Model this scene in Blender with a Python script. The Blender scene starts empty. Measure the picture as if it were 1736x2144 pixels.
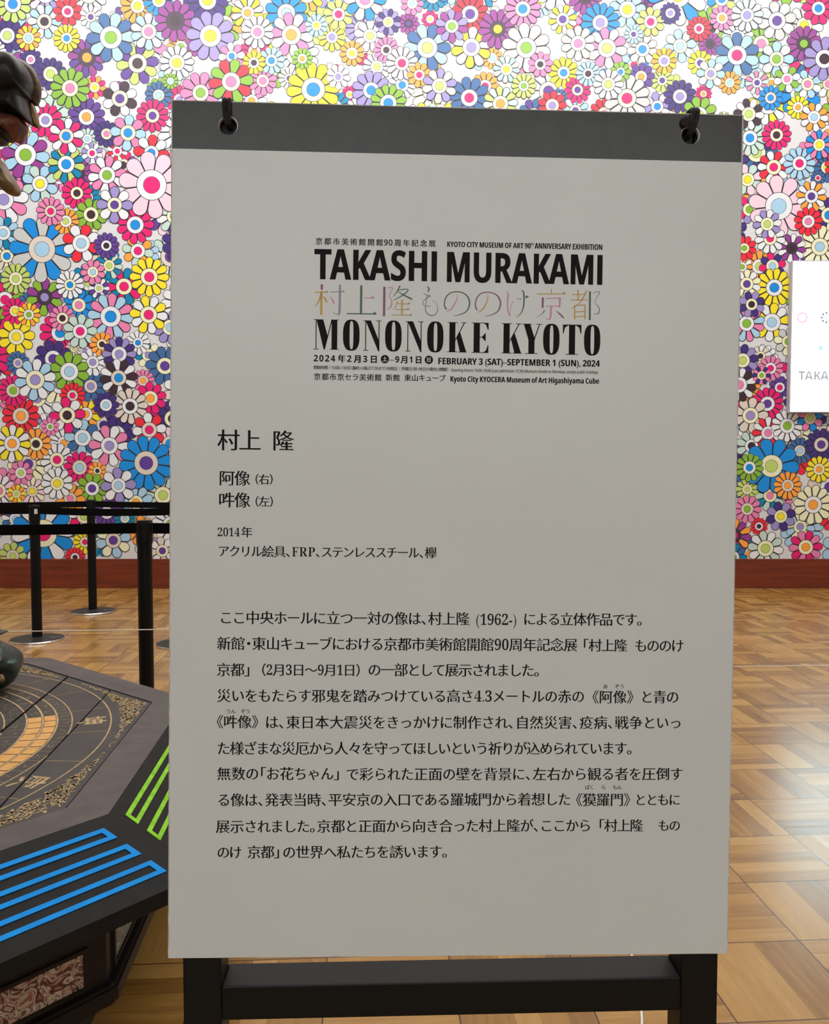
import bpy, bmesh, math, random
from mathutils import Vector, Matrix
import numpy as np
sc = bpy.context.scene
C = sc.collection
PI = math.pi
random.seed(11)
# ------------------------------------------------------------------ camera, world, lights, exposure
CAM_H = 1.17
cam = bpy.data.cameras.new('camera'); co = bpy.data.objects.new('camera', cam); C.objects.link(co)
co.location = (0, 0, CAM_H)
co.rotation_euler = (PI/2 - math.atan(81/1740), 0, 0)
cam.sensor_fit = 'HORIZONTAL'; cam.sensor_width = 36; cam.lens = 36*1740/1736
cam.clip_start = 0.02; cam.clip_end = 100
sc.camera = co
vs = sc.view_settings
vs.view_transform = 'Standard'; vs.look = 'None'; vs.gamma = 1.0; vs.use_curve_mapping = False
vs.exposure = 0.0
w = bpy.data.worlds.new('world'); sc.world = w; w.use_nodes = True
w.node_tree.nodes['Background'].inputs[0].default_value = (1.0, 0.97, 0.93, 1)
w.node_tree.nodes['Background'].inputs[1].default_value = 0.12
def area(name, loc, rot, sx, sy, power, col):
    l = bpy.data.lights.new(name, 'AREA'); l.shape = 'RECTANGLE'; l.size = sx; l.size_y = sy
    l.energy = power; l.color = col
    o = bpy.data.objects.new(name, l); C.objects.link(o); o.location = loc; o.rotation_euler = rot
    return o
area('ceiling_laylight', (0, 4.5, 7.3), (0, 0, 0), 10, 5.5, 440, (0.99, 0.98, 0.97))
area('wall_washer', (0.0, 4.9, 7.2), (math.radians(42), 0, 0), 11, 0.5, 290, (0.98, 0.99, 1.0))
area('added_front_fill', (0, -5.85, 3.6), (math.radians(90), 0, math.radians(180)), 8, 3.2, 330, (0.93, 0.97, 1.0))  # soft fill added behind the camera to brighten the sign face

# ------------------------------------------------------------------ helpers
def lin(c):
    return tuple((v/12.92 if v <= 0.04045 else ((v+0.055)/1.055)**2.4) for v in (x/255 for x in c))
def mat(name, col, rough=0.5, metal=0.0, spec=0.5, coat=0.0):
    m = bpy.data.materials.new(name); m.use_nodes = True
    b = m.node_tree.nodes['Principled BSDF']
    b.inputs['Base Color'].default_value = (*lin(col), 1)
    b.inputs['Roughness'].default_value = rough; b.inputs['Metallic'].default_value = metal
    b.inputs['Specular IOR Level'].default_value = spec; b.inputs['Coat Weight'].default_value = coat
    return m
def noisy(name, c1, c2, scale, rough=0.5, metal=0.0, detail=4, lo=0.35, hi=0.65, stretch=(1, 1, 1), bump=0.0, dist=0.0, spec=0.5):
    m = mat(name, c1, rough, metal, spec); nt = m.node_tree; b = nt.nodes['Principled BSDF']
    tc = nt.nodes.new('ShaderNodeTexCoord'); mp = nt.nodes.new('ShaderNodeMapping')
    mp.inputs['Scale'].default_value = stretch
    nz = nt.nodes.new('ShaderNodeTexNoise'); nz.inputs['Scale'].default_value = scale
    nz.inputs['Detail'].default_value = detail; nz.inputs['Distortion'].default_value = dist
    rp = nt.nodes.new('ShaderNodeValToRGB')
    rp.color_ramp.elements[0].position = lo; rp.color_ramp.elements[1].position = hi
    rp.color_ramp.elements[0].color = (*lin(c1), 1); rp.color_ramp.elements[1].color = (*lin(c2), 1)
    L = nt.links.new
    L(tc.outputs['Object'], mp.inputs[0]); L(mp.outputs[0], nz.inputs['Vector']); L(nz.outputs['Fac'], rp.inputs[0])
    L(rp.outputs[0], b.inputs['Base Color'])
    if bump:
        bp = nt.nodes.new('ShaderNodeBump'); bp.inputs['Strength'].default_value = bump; bp.inputs['Distance'].default_value = 0.01
        L(nz.outputs['Fac'], bp.inputs['Height']); L(bp.outputs[0], b.inputs['Normal'])
    return m
def link(name, me, m, parent=None, smooth=False):
    o = bpy.data.objects.new(name, me); C.objects.link(o)
    if m is not None and not me.materials:
        for q in (m if isinstance(m, (list, tuple)) else [m]): me.materials.append(q)
    if parent: o.parent = parent
    if smooth:
        for p in me.polygons: p.use_smooth = True
    return o
def obj(name, bm, m, parent=None, smooth=False):
    bmesh.ops.recalc_face_normals(bm, faces=bm.faces[:])
    me = bpy.data.meshes.new(name); bm.to_mesh(me); bm.free()
    return link(name, me, m, parent, smooth)
def pyobj(name, V, F, m, parent=None):
    me = bpy.data.meshes.new(name); me.from_pydata(V, [], F); me.update()
    return link(name, me, m, parent)
def thing(name, label, cat, loc=(0, 0, 0), rotz=0, group=None):
    o = bpy.data.objects.new(name, None); C.objects.link(o); o.empty_display_size = 0.1
    o.location = loc; o.rotation_euler = (0, 0, rotz)
    o['label'] = label; o['category'] = cat
    if group: o['group'] = group
    return o
def tag(o, label, cat, group=None):
    o['label'] = label; o['category'] = cat
    if group: o['group'] = group
    return o
def struct(o): o['kind'] = 'structure'; return o
def box(bm, x0, x1, y0, y1, z0, z1, bev=0.0):
    r = bmesh.ops.create_cube(bm, size=1.0); vs_ = r['verts']
    for v in vs_:
        v.co = Vector((x0+(v.co.x+.5)*(x1-x0), y0+(v.co.y+.5)*(y1-y0), z0+(v.co.z+.5)*(z1-z0)))
    if bev:
        es = list({e for v in vs_ for e in v.link_edges})
        bmesh.ops.bevel(bm, geom=es, offset=bev, segments=2, profile=0.5, affect='EDGES')
def lathe(bm, prof, n=32, cx=0.0, cy=0.0):
    rings = []
    for r, z in prof:
        rings.append([bm.verts.new((cx+r*math.cos(2*PI*k/n), cy+r*math.sin(2*PI*k/n), z)) for k in range(n)] if r > 1e-6 else [bm.verts.new((cx, cy, z))])
    for a, b in zip(rings, rings[1:]):
        for k in range(n):
            q = [a[k % len(a)], a[(k+1) % len(a)], b[(k+1) % len(b)], b[k % len(b)]]
            u = []
            for v in q:
                if v not in u: u.append(v)
            if len(u) > 2: bm.faces.new(u)
def tube(bm, pts, r, n=10, cap=True):
    pts = [Vector(p) for p in pts]; rings = []
    rr = r if isinstance(r, (list, tuple)) else [r]*len(pts)
    t0 = (pts[1]-pts[0]).normalized(); up = Vector((0, 0, 1)) if abs(t0.z) < .9 else Vector((1, 0, 0))
    nrm = (up - t0*up.dot(t0)).normalized()
    for i, p in enumerate(pts):
        t = (pts[min(i+1, len(pts)-1)]-pts[max(i-1, 0)]).normalized()
        nrm = (nrm - t*nrm.dot(t)).normalized(); bi = t.cross(nrm)
        rings.append([bm.verts.new(p+(nrm*math.cos(2*PI*k/n)+bi*math.sin(2*PI*k/n))*rr[i]) for k in range(n)])
    for a, b in zip(rings, rings[1:]):
        for k in range(n): bm.faces.new([a[k], a[(k+1) % n], b[(k+1) % n], b[k]])
    if cap: bm.faces.new(rings[0][::-1]); bm.faces.new(rings[-1])
def smooth_path(pts, k=6):
    P = [Vector(p) for p in pts]; P = [P[0]]+P+[P[-1]]; out = []
    for i in range(1, len(P)-2):
        for j in range(k):
            t = j/k; a, b, c, d = P[i-1:i+3]
            out.append(0.5*((2*b)+(c-a)*t+(2*a-5*b+4*c-d)*t*t+(3*b-a-3*c+d)*t**3))
    out.append(P[-2]); return out
def prism(bm, pts, z0, z1):
    a = [bm.verts.new((x, y, z0)) for x, y in pts]; b = [bm.verts.new((x, y, z1)) for x, y in pts]
    bm.faces.new(a[::-1]); bm.faces.new(b); n = len(a)
    for k in range(n): bm.faces.new([a[k], a[(k+1) % n], b[(k+1) % n], b[k]])

# ------------------------------------------------------------------ floor: basket parquet
def floor_mat():
    m = mat('oak_parquet', (180, 140, 85), 0.22); nt = m.node_tree; b = nt.nodes['Principled BSDF']; N = nt.nodes.new; L = nt.links.new
    def M(op, a, bb=None, c=None):
        n = N('ShaderNodeMath'); n.operation = op
        for i, v in enumerate((a, bb, c)):
            if v is None: continue
            if isinstance(v, (int, float)): n.inputs[i].default_value = v
            else: L(v, n.inputs[i])
        return n.outputs[0]
    tc = N('ShaderNodeTexCoord'); mp = N('ShaderNodeMapping')
    mp.inputs['Rotation'].default_value = (0, 0, math.radians(-3.6)); S = 1/0.2945
    mp.inputs['Scale'].default_value = (S, S, S); mp.inputs['Location'].default_value = (0.30, 0.32, 0)
    L(tc.outputs['Object'], mp.inputs[0]); sp = N('ShaderNodeSeparateXYZ'); L(mp.outputs[0], sp.inputs[0])
    x, y = sp.outputs[0], sp.outputs[1]
    fx, fy = M('FLOOR', x), M('FLOOR', y); rx, ry = M('SUBTRACT', x, fx), M('SUBTRACT', y, fy)
    par = M('ABSOLUTE', M('MODULO', M('ADD', fx, fy), 2.0))
    def mix(f, a, bb): return M('ADD', M('MULTIPLY', a, M('SUBTRACT', 1.0, f)), M('MULTIPLY', bb, f))
    across = mix(par, ry, rx); along = mix(par, rx, ry); n = 5.0
    sc_ = M('MULTIPLY', across, n); si = M('FLOOR', sc_); sf = M('SUBTRACT', sc_, si)
    cv = N('ShaderNodeCombineXYZ'); L(fx, cv.inputs[0]); L(fy, cv.inputs[1]); L(si, cv.inputs[2])
    wn = N('ShaderNodeTexWhiteNoise'); wn.noise_dimensions = '3D'; L(cv.outputs[0], wn.inputs['Vector'])
    cv2 = N('ShaderNodeCombineXYZ')
    L(M('ADD', M('MULTIPLY', along, 1.6), M('MULTIPLY', wn.outputs['Value'], 37.0)), cv2.inputs[0])
    L(M('MULTIPLY', across, 16.0), cv2.inputs[1]); L(M('ADD', fx, M('MULTIPLY', fy, 7.3)), cv2.inputs[2])
    g = N('ShaderNodeTexNoise'); g.inputs['Scale'].default_value = 1.0; g.inputs['Detail'].default_value = 4; g.inputs['Distortion'].default_value = 0.3
    L(cv2.outputs[0], g.inputs['Vector'])
    val = M('ADD', M('MULTIPLY', wn.outputs['Value'], 0.62), M('MULTIPLY', M('SUBTRACT', g.outputs['Fac'], 0.28), 0.6))
    rp = N('ShaderNodeValToRGB'); cr = rp.color_ramp
    cr.elements[0].position = 0.0; cr.elements[0].color = (*lin((110, 74, 31)), 1)
    cr.elements[1].position = 1.0; cr.elements[1].color = (*lin((186, 147, 84)), 1)
    e = cr.elements.new(0.5); e.color = (*lin((160, 117, 56)), 1)
    L(val, rp.inputs[0])
    def edge(v, wd): return M('LESS_THAN', M('MINIMUM', v, M('SUBTRACT', 1.0, v)), wd)
    joint = M('MAXIMUM', M('MAXIMUM', edge(rx, 0.006), edge(ry, 0.006)), M('MULTIPLY', edge(sf, 0.012), 0.35))
    mx = N('ShaderNodeMix'); mx.data_type = 'RGBA'; L(joint, mx.inputs[0]); L(rp.outputs[0], mx.inputs[6]); mx.inputs[7].default_value = (*lin((70, 44, 22)), 1)
    L(mx.outputs[2], b.inputs['Base Color'])
    rr = M('ADD', 0.17, M('MULTIPLY', g.outputs['Fac'], 0.16)); L(rr, b.inputs['Roughness'])
    bp = N('ShaderNodeBump'); bp.inputs['Strength'].default_value = 0.12; bp.inputs['Distance'].default_value = 0.003
    L(M('SUBTRACT', M('MULTIPLY', g.outputs['Fac'], 0.25), joint), bp.inputs['Height']); L(bp.outputs[0], b.inputs['Normal'])
    return m
RX, RY0, RY1, RZ = 8.0, -6.0, 8.446, 7.6
bm = bmesh.new(); box(bm, -RX, RX, RY0, RY1, -0.1, 0); struct(obj('floor', bm, floor_mat()))
plaster = mat('white_plaster', (214, 210, 204), 0.8)
def wall(name, b): bm = bmesh.new(); box(bm, *b); return struct(obj(name, bm, plaster))
wb = wall('wall_back', (-RX, RX, RY1, RY1+0.15, 0, RZ))
wall('wall_left', (-RX-0.15, -RX, RY0, RY1+0.15, 0, RZ)); wall('wall_right', (RX, RX+0.15, RY0, RY1+0.15, 0, RZ))
wall('wall_front', (-RX, RX, RY0-0.15, RY0, 0, RZ)); wall('ceiling', (-RX, RX, RY0, RY1, RZ, RZ+0.1))
bm = bmesh.new(); box(bm, -RX, RX, RY1-0.025, RY1, 0, 0.299, 0.003)
struct(obj('baseboard_back', bm, noisy('mahogany_skirting', (96, 32, 7), (122, 46, 12), 3.0, 0.5, stretch=(0.6, 4, 9), detail=5)))

def build_added_window():  # unseen pane and frame, added to go with the front fill light
    fm = mat('added_frame_bronze', (70, 62, 54), .5); gm = mat('added_frosted_pane', (225, 230, 234), .35)
    bm = bmesh.new(); box(bm, -4.0, 4.0, RY0+.002, RY0+.02, 2.0, 5.2); w1 = struct(obj('added_window', bm, gm))
    bm = bmesh.new()
    for x in (-4.05, -2.4, -.8, .8, 2.4, 4.05): box(bm, x-.04, x+.04, RY0, RY0+.07, 1.95, 5.25)
    for z in (1.95, 3.6, 5.25): box(bm, -4.09, 4.09, RY0, RY0+.065, z-.04, z+.04)
    obj('added_window_frame', bm, fm, w1)
build_added_window()

# ------------------------------------------------------------------ wallpaper: printed blossoms
PAL = dict(pink=(226, 128, 172), hotpink=(226, 30, 112), red=(232, 44, 62), orange=(246, 160, 66), yellow=(240, 220, 46), lime=(186, 206, 110),
  green=(132, 178, 56), blue=(22, 138, 218), ltblue=(164, 202, 226), lavender=(152, 140, 196), purple=(96, 62, 146), dpurple=(66, 48, 122), white=(226, 228, 230),
  cream=(232, 230, 192), teal=(0, 128, 170), brown=(62, 42, 52), beige=(216, 206, 192), palegreen=(188, 212, 200), palepink=(234, 200, 214), steel=(62, 104, 156),
  plum=(146, 62, 142), grey=(196, 198, 196))
BLOOMS = [(-3.972, 5.804, 0.171, 'lime', '-'),
(-3.008, 5.483, 0.226, 'steel', 'ltblue'),
(-3.432, 5.733, 0.135, 'red', '-'),
(-3.825, 5.477, 0.117, 'orange', 'yellow'),
(-3.447, 5.474, 0.126, 'yellow', '-'),
(-3.613, 5.13, 0.149, 'dpurple', '-'),
(-3.422, 4.991, 0.185, 'green', '-'),
(-2.93, 4.891, 0.167, 'brown', 'white'),
(-2.633, 5.539, 0.171, 'ltblue', 'white'),
(-2.368, 5.641, 0.189, 'plum', '-'),
(-2.021, 5.497, 0.226, 'lavender', '-'),
(-2.607, 4.724, 0.153, 'hotpink', '-'),
(-3.469, 4.525, 0.167, 'hotpink', 'white'),
(-3.067, 4.546, 0.122, 'dpurple', '-'),
(-2.853, 4.556, 0.167, 'ltblue', 'pink'),
(-2.624, 4.36, 0.167, 'red', 'white'),
(-3.069, 4.143, 0.18, 'pink', 'white'),
(-2.625, 4.045, 0.307, 'palepink', '-'),
(-3.373, 3.966, 0.144, 'hotpink', '-'),
(-3.734, 3.414, 0.307, 'blue', 'grey'),
(-3.236, 3.755, 0.153, 'green', '-'),
(-3.488, 3.689, 0.126, 'orange', '-'),
(-2.998, 3.85, 0.171, 'lavender', 'white'),
(-3.338, 3.471, 0.18, 'red', 'white'),
(-3.639, 3.787, 0.135, 'pink', '-'),
(-3.087, 3.448, 0.122, 'purple', '-'),
(-3.227, 3.186, 0.117, 'pink', '-'),
(-2.663, 3.139, 0.185, 'yellow', '-'),
(-4.003, 3.12, 0.144, 'lime', '-'),
(-3.459, 3.06, 0.135, 'white', '-'),
(-3.057, 2.745, 0.217, 'pink', 'ltblue'),
(-2.674, 2.763, 0.18, 'yellow', 'white'),
(-4.018, 2.8, 0.126, 'hotpink', '-'),
(-3.88, 2.764, 0.113, 'orange', 'yellow'),
(-3.543, 2.728, 0.126, 'pink', '-'),
(-3.366, 2.598, 0.162, 'palegreen', '-'),
(-3.645, 2.323, 0.18, 'dpurple', '-'),
(-3.484, 2.195, 0.189, 'green', '-'),
(-3.149, 2.468, 0.117, 'orange', '-'),
(-2.977, 2.37, 0.162, 'lavender', 'dpurple'),
(-4.001, 2.281, 0.113, 'steel', '-'),
(-2.986, 2.132, 0.18, 'brown', 'white'),
(-4.055, 2.005, 0.149, 'hotpink', '-'),
(-3.456, 1.956, 0.122, 'red', '-'),
(-2.669, 1.927, 0.153, 'hotpink', '-'),
(-3.513, 1.757, 0.171, 'hotpink', 'white'),
(-2.875, 1.848, 0.171, 'beige', '-'),
(-3.118, 1.859, 0.126, 'dpurple', '-'),
(-2.684, 1.61, 0.162, 'red', 'white'),
(-4.077, 1.471, 0.18, 'yellow', 'white'),
(-3.688, 1.641, 0.09, 'pink', '-'),
(-3.093, 1.449, 0.198, 'pink', 'white'),
(-2.72, 1.274, 0.257, 'blue', '-'),
(-3.398, 1.229, 0.153, 'hotpink', '-'),
(-3.218, 1.195, 0.09, 'orange', '-'),
(-3.995, 1.175, 0.117, 'pink', '-'),
(-3.275, 1.016, 0.149, 'green', '-'),
(-3.005, 1.047, 0.171, 'lavender', 'white'),
(-3.499, 0.913, 0.144, 'orange', '-'),
(-4.043, 0.961, 0.09, 'orange', 'yellow'),
(-3.782, 0.559, 0.298, 'blue', 'white'),
(-3.068, 0.488, 0.171, 'cream', 'ltblue'),
(-3.461, 0.314, 0.099, 'red', '-'),
(-4.096, 0.327, 0.135, 'lime', '-'),
(-2.57, 0.381, 0.135, 'beige', 'white'),
(-3.628, 1.068, 0.153, 'white', '-'),
(-3.829, 2.113, 0.198, 'ltblue', 'white'),
(-1.652, 5.72, 0.153, 'yellow', 'white'),
(-1.269, 5.72, 0.198, 'blue', '-'),
(-1.22, 5.508, 0.203, 'pink', 'white'),
(-1.555, 5.535, 0.153, 'white', '-'),
(-1.006, 4.979, 0.248, 'yellow', '-'),
(-1.507, 5.063, 0.135, 'pink', '-'),
(-0.752, 5.706, 0.144, 'lime', '-'),
(-0.49, 5.849, 0.198, 'white', 'blue'),
(-0.26, 5.632, 0.122, 'dpurple', 'lavender'),
(0.127, 5.383, 0.217, 'steel', 'ltblue'),
(-0.28, 5.361, 0.122, 'pink', '-'),
(-0.62, 5.33, 0.117, 'orange', '-'),
(-0.431, 4.97, 0.18, 'lavender', '-'),
(-0.26, 4.847, 0.171, 'green', '-'),
(-0.125, 5.233, 0.153, 'white', '-'),
(0.55, 5.708, 0.171, 'red', '-'),
(0.563, 5.386, 0.189, 'yellow', 'white'),
(0.047, 5.119, 0.117, 'orange', '-'),
(-1.419, 5.259, 0.126, 'ltblue', '-'),
(-1.113, 5.277, 0.099, 'green', '-'),
(-1.813, 5.301, 0.126, 'pink', 'white'),
(-1.593, 5.237, 0.108, 'yellow', '-'),
(-0.757, 5.103, 0.117, 'white', '-'),
(0.248, 5.013, 0.162, 'lavender', 'cream'),
(0.369, 5.591, 0.153, 'lavender', 'plum'),
(-0.971, 5.599, 0.108, 'ltblue', '-'),
(-0.023, 5.809, 0.108, 'pink', '-'),
(-1.821, 5.053, 0.208, 'red', 'green'),
(0.824, 5.563, 0.18, 'plum', '-'),
(1.071, 5.756, 0.171, 'pink', '-'),
(1.107, 5.382, 0.226, 'beige', '-'),
(1.467, 5.658, 0.135, 'yellow', 'white'),
(1.839, 5.626, 0.18, 'blue', '-'),
(1.908, 5.38, 0.189, 'pink', 'white'),
(1.622, 5.426, 0.162, 'white', 'cream'),
(2.603, 5.897, 0.28, 'blue', 'white'),
(2.817, 5.567, 0.117, 'red', '-'),
(2.337, 5.633, 0.135, 'lime', '-'),
(3.199, 5.311, 0.208, 'steel', 'ltblue'),
(3.589, 5.644, 0.18, 'white', 'grey'),
(3.859, 5.423, 0.162, 'plum', '-'),
(3.591, 5.273, 0.162, 'ltblue', 'white'),
(2.112, 4.893, 0.217, 'grey', '-'),
(2.638, 4.911, 0.153, 'dpurple', '-'),
(2.834, 4.735, 0.167, 'green', '-'),
(3.326, 4.74, 0.144, 'brown', 'white'),
(3.607, 4.536, 0.14, 'hotpink', '-'),
(3.585, 4.221, 0.153, 'red', 'white'),
(3.643, 3.839, 0.284, 'palepink', '-'),
(3.967, 3.935, 0.144, 'orange', 'white'),
(3.841, 4.258, 0.153, 'ltblue', '-'),
(3.13, 5.045, 0.108, 'orange', '-'),
(3.904, 5.031, 0.135, 'ltblue', 'white'),
(2.834, 5.237, 0.117, 'yellow', '-'),
(1.248, 5.221, 0.117, 'pink', '-'),
(0.912, 5.174, 0.126, 'ltblue', 'cream'),
(1.62, 4.975, 0.126, 'hotpink', '-'),
(1.431, 4.906, 0.081, 'steel', '-'),
(2.046, 5.149, 0.099, 'green', '-'),
(2.94, 5.132, 0.135, 'ltblue', 'white'),
(2.478, 5.257, 0.122, 'orange', 'yellow'),
(4.066, 5.275, 0.198, 'lavender', '-'),
(1.37, 4.823, 0.135, 'red', '-'),
(3.814, 4.805, 0.108, 'yellow', '-'),
(1.085, 5.012, 0.117, 'lime', '-'),
(2.531, 5.717, 0.099, 'dpurple', '-'),
(2.17, 5.512, 0.09, 'ltblue', '-'),
(3.043, 5.67, 0.117, 'pink', '-'),
(3.291, 5.697, 0.153, 'palegreen', 'white'),
(3.996, 5.764, 0.153, 'hotpink', '-'),
(3.54, 4.898, 0.117, 'blue', '-'),
(3.699, 5.08, 0.126, 'green', 'white'),
(1.724, 5.132, 0.117, 'ltblue', '-'),
(1.925, 5.029, 0.144, 'white', '-'),
(3.975, 4.709, 0.135, 'orange', 'white'),
(3.615, 3.033, 0.18, 'yellow', '-'),
(3.596, 2.688, 0.18, 'yellow', 'white'),
(4.062, 3.438, 0.198, 'cream', '-'),
(3.782, 3.423, 0.135, 'plum', 'white'),
(3.343, 2.676, 0.171, 'pink', 'ltblue'),
(3.31, 2.307, 0.153, 'dpurple', 'lavender'),
(3.568, 1.872, 0.153, 'hotpink', '-'),
(3.398, 1.754, 0.171, 'beige', '-'),
(3.58, 1.579, 0.153, 'red', 'white'),
(3.772, 1.65, 0.153, 'white', '-'),
(4.001, 1.726, 0.126, 'blue', 'pink'),
(3.62, 1.244, 0.262, 'blue', '-'),
(3.28, 2.062, 0.162, 'brown', 'white'),
(3.593, 2.228, 0.122, 'pink', '-'),
(4.053, 0.851, 0.189, 'cream', '-'),
(3.988, 0.418, 0.162, 'hotpink', 'pink'),
(3.578, 0.405, 0.171, 'palegreen', 'white'),
(3.384, 0.807, 0.135, 'pink', '-'),
(3.788, 1.046, 0.135, 'orange', '-'),
(3.306, 3.423, 0.117, 'red', '-'),
(3.562, 3.52, 0.144, 'white', '-'),
(3.503, 2.157, 0.09, 'dpurple', 'pink'),
(3.765, 2.496, 0.135, 'cream', 'grey'),
(4.12, 1.461, 0.153, 'dpurple', '-'),
(4.103, 1.211, 0.126, 'yellow', '-'),
(3.726, 0.732, 0.144, 'dpurple', 'lavender'),
(3.397, 1.228, 0.135, 'green', '-'),
(3.338, 3.069, 0.135, 'white', 'cream'),
(3.389, 2.866, 0.126, 'lavender', 'dpurple'),
(4.032, 4.439, 0.135, 'blue', 'pink'),
(3.53, 3.662, 0.135, 'lavender', 'white'),
(3.941, 3.687, 0.135, 'red', '-')]
def wallpaper():
    rnd = random.Random(7)
    fl = []                                   # x, z, r, colours
    def far(x, z, r, k):
        for f in fl:
            d = k*(r+f[2])
            if abs(f[0]-x) < d and abs(f[1]-z) < d and (f[0]-x)**2+(f[1]-z)**2 < d*d: return False
        return True
    land = [(b[0], b[1], b[2]*1.09, b[3], b[4]) for b in BLOOMS]
    fl = list(land); names = [k for k in PAL if k not in ('brown', 'grey')]+['white', 'white', 'pink', 'hotpink', 'palegreen', 'ltblue']
    fill = []
    X, Z0, Z1 = 6.6, 0.30, 6.9
    for r, tries, k in ((.29, 120, .95), (.235, 600, .82), (.20, 1800, .72), (.175, 3000, .66), (.15, 3500, .64), (.115, 2200, .66), (.085, 700, .72)):
        for _ in range(tries):
            x = rnd.uniform(-X, X); z = rnd.uniform(Z0, Z1); rr = r*rnd.uniform(.92, 1.1)
            if not far(x, z, rr, k): continue
            a = rnd.choice(names); b = rnd.choice(names+['white']*6) if rnd.random() < .42 else '-'
            f = (x, z, rr, a, b); fl.append(f); fill.append(f)
    under = []
    for r, tries in ((.21, 420), (.15, 700)):
        for _ in range(tries):
            x = rnd.uniform(-X, X); z = rnd.uniform(Z0, Z1); rr = r*rnd.uniform(.9, 1.1)
            if all((u[0]-x)**2+(u[1]-z)**2 > (.62*(rr+u[2]))**2 for u in under):
                under.append((x, z, rr, rnd.choice(names), rnd.choice(names+['white']*6) if rnd.random() < .35 else '-'))
    rnd.shuffle(fill); fill.sort(key=lambda f: -f[2]+rnd.uniform(0, .09))
    order = under+fill+land
    A = np.array([(f[0], f[1], f[2]) for f in order]); lev = np.zeros(len(order), int)
    for i in range(1, len(order)):
        d2 = (A[:i, 0]-A[i, 0])**2+(A[:i, 1]-A[i, 1])**2
        hit = d2 < (A[:i, 2]+A[i, 2])**2
        if hit.any(): lev[i] = lev[:i][hit].max()+1
    V, F, COL = [], [], []
    ink = lin((52, 46, 54))
    def poly(pts, y, col):
        n0 = len(V); V.extend((px, y, pz) for px, pz in pts); F.append(list(range(n0, n0+len(pts)))); COL.append(col)
    step = 0.0005
    for f, l in zip(order, lev):
        x, z, r, ca, cb = f; y = RY1-0.0006-l*step
        n = rnd.choice((8, 10, 12)) if cb != '-' else rnd.choice((9, 11, 12, 13)); n = n if r < .2 else rnd.choice((10, 12))
        rot = rnd.uniform(0, 2*PI); lw = max(.0032, min(.0062, r*.033)); rc = r*rnd.uniform(.38, .44)
        ha = PI/n; seg = 7
        def petal(a, R, h, apex):
            rt = R*math.sin(h)/(1+math.sin(h)); cd = R-rt; ca_, sa_ = math.cos(a), math.sin(a)
            pts = [(x+ca_*apex, z+sa_*apex)]
            for k in range(seg+1):
                t = -(PI/2+h)+(PI+2*h)*k/seg
                pts.append((x+ca_*cd+rt*math.cos(a+t), z+sa_*cd+rt*math.sin(a+t)))
            return pts
        for k in range(n): poly(petal(rot+2*PI*k/n, r, ha*1.02, 0), y, ink)
        c1 = lin(PAL[ca]); c2 = lin(PAL[cb]) if cb != '-' else c1
        for k in range(n):
            a = rot+2*PI*k/n; ap = lw/math.sin(ha)
            pts = petal(a, r-lw-ap, ha*.98, 0); dx, dz = math.cos(a)*ap, math.sin(a)*ap
            poly([(p+dx, q+dz) for p, q in pts], y-step*.25, c1 if k % 2 == 0 else c2)
        def disc(R, yy, col, m=22): poly([(x+R*math.cos(2*PI*k/m), z+R*math.sin(2*PI*k/m)) for k in range(m)], yy, col)
        disc(rc+lw, y-step*.45, ink)
        face = lin(PAL[rnd.choice(['white', 'white', 'white', 'cream', 'cream', 'beige'])]) if ca != 'plum' else lin((70, 50, 70))
        disc(rc, y-step*.6, face)
        core = lin(PAL[rnd.choice(['yellow', 'blue', 'lime', 'pink', 'orange', 'purple', 'green', 'hotpink', 'brown', 'lavender', 'ltblue'])])
        disc(rc*.56+lw*.6, y-step*.72, ink, 18); disc(rc*.56, y-step*.85, core, 18)
    n0 = len(V)
    V.extend([(-RX, RY1-0.0004, 0.299), (RX, RY1-0.0004, 0.299), (RX, RY1-0.0004, 7.1), (-RX, RY1-0.0004, 7.1)]); F.append([n0, n0+1, n0+2, n0+3]); COL.append(lin((214, 213, 214)))
    me = bpy.data.meshes.new('wallpaper'); me.from_pydata(V, [], F); me.update()
    ca = me.color_attributes.new('print', 'FLOAT_COLOR', 'CORNER')
    arr = np.concatenate([np.tile((*c, 1.0), (len(f), 1)) for c, f in zip(COL, F)]).astype(np.float32)
    ca.data.foreach_set('color', arr.ravel())
    m = mat('printed_wallpaper', (200, 200, 200), 0.38, spec=0.35); nt = m.node_tree
    at = nt.nodes.new('ShaderNodeAttribute'); at.attribute_name = 'print'
    nt.links.new(at.outputs['Color'], nt.nodes['Principled BSDF'].inputs['Base Color'])
    o = link('wallpaper', me, m, wb); o['label'] = 'glossy wallpaper printed all over with multicoloured blossoms'
wallpaper()

# ------------------------------------------------------------------ lit wall display at the right
wd = thing('wall_display', 'glowing white wall display mounted on the flowered wall at the right', 'display', (4.374, RY1-0.006, 2.53))
white_case = mat('pale_grey_casing', (176, 170, 176), 0.45)
bm = bmesh.new(); box(bm, -.62, .62, -.075, 0, -.755, .755, .008); obj('casing', bm, white_case, wd)
def emit(name, col, s):
    m = bpy.data.materials.new(name); m.use_nodes = True; nt = m.node_tree; b = nt.nodes['Principled BSDF']
    b.inputs['Base Color'].default_value = (0.02, 0.02, 0.02, 1); b.inputs['Roughness'].default_value = .3
    b.inputs['Emission Color'].default_value = (*col, 1); b.inputs['Emission Strength'].default_value = s; return m
bm = bmesh.new(); box(bm, -.607, .607, -.078, -.0745, -.742, .742); obj('screen', bm, emit('lit_screen', (0.70, 0.95, 1.0), 6.5), wd)

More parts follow.
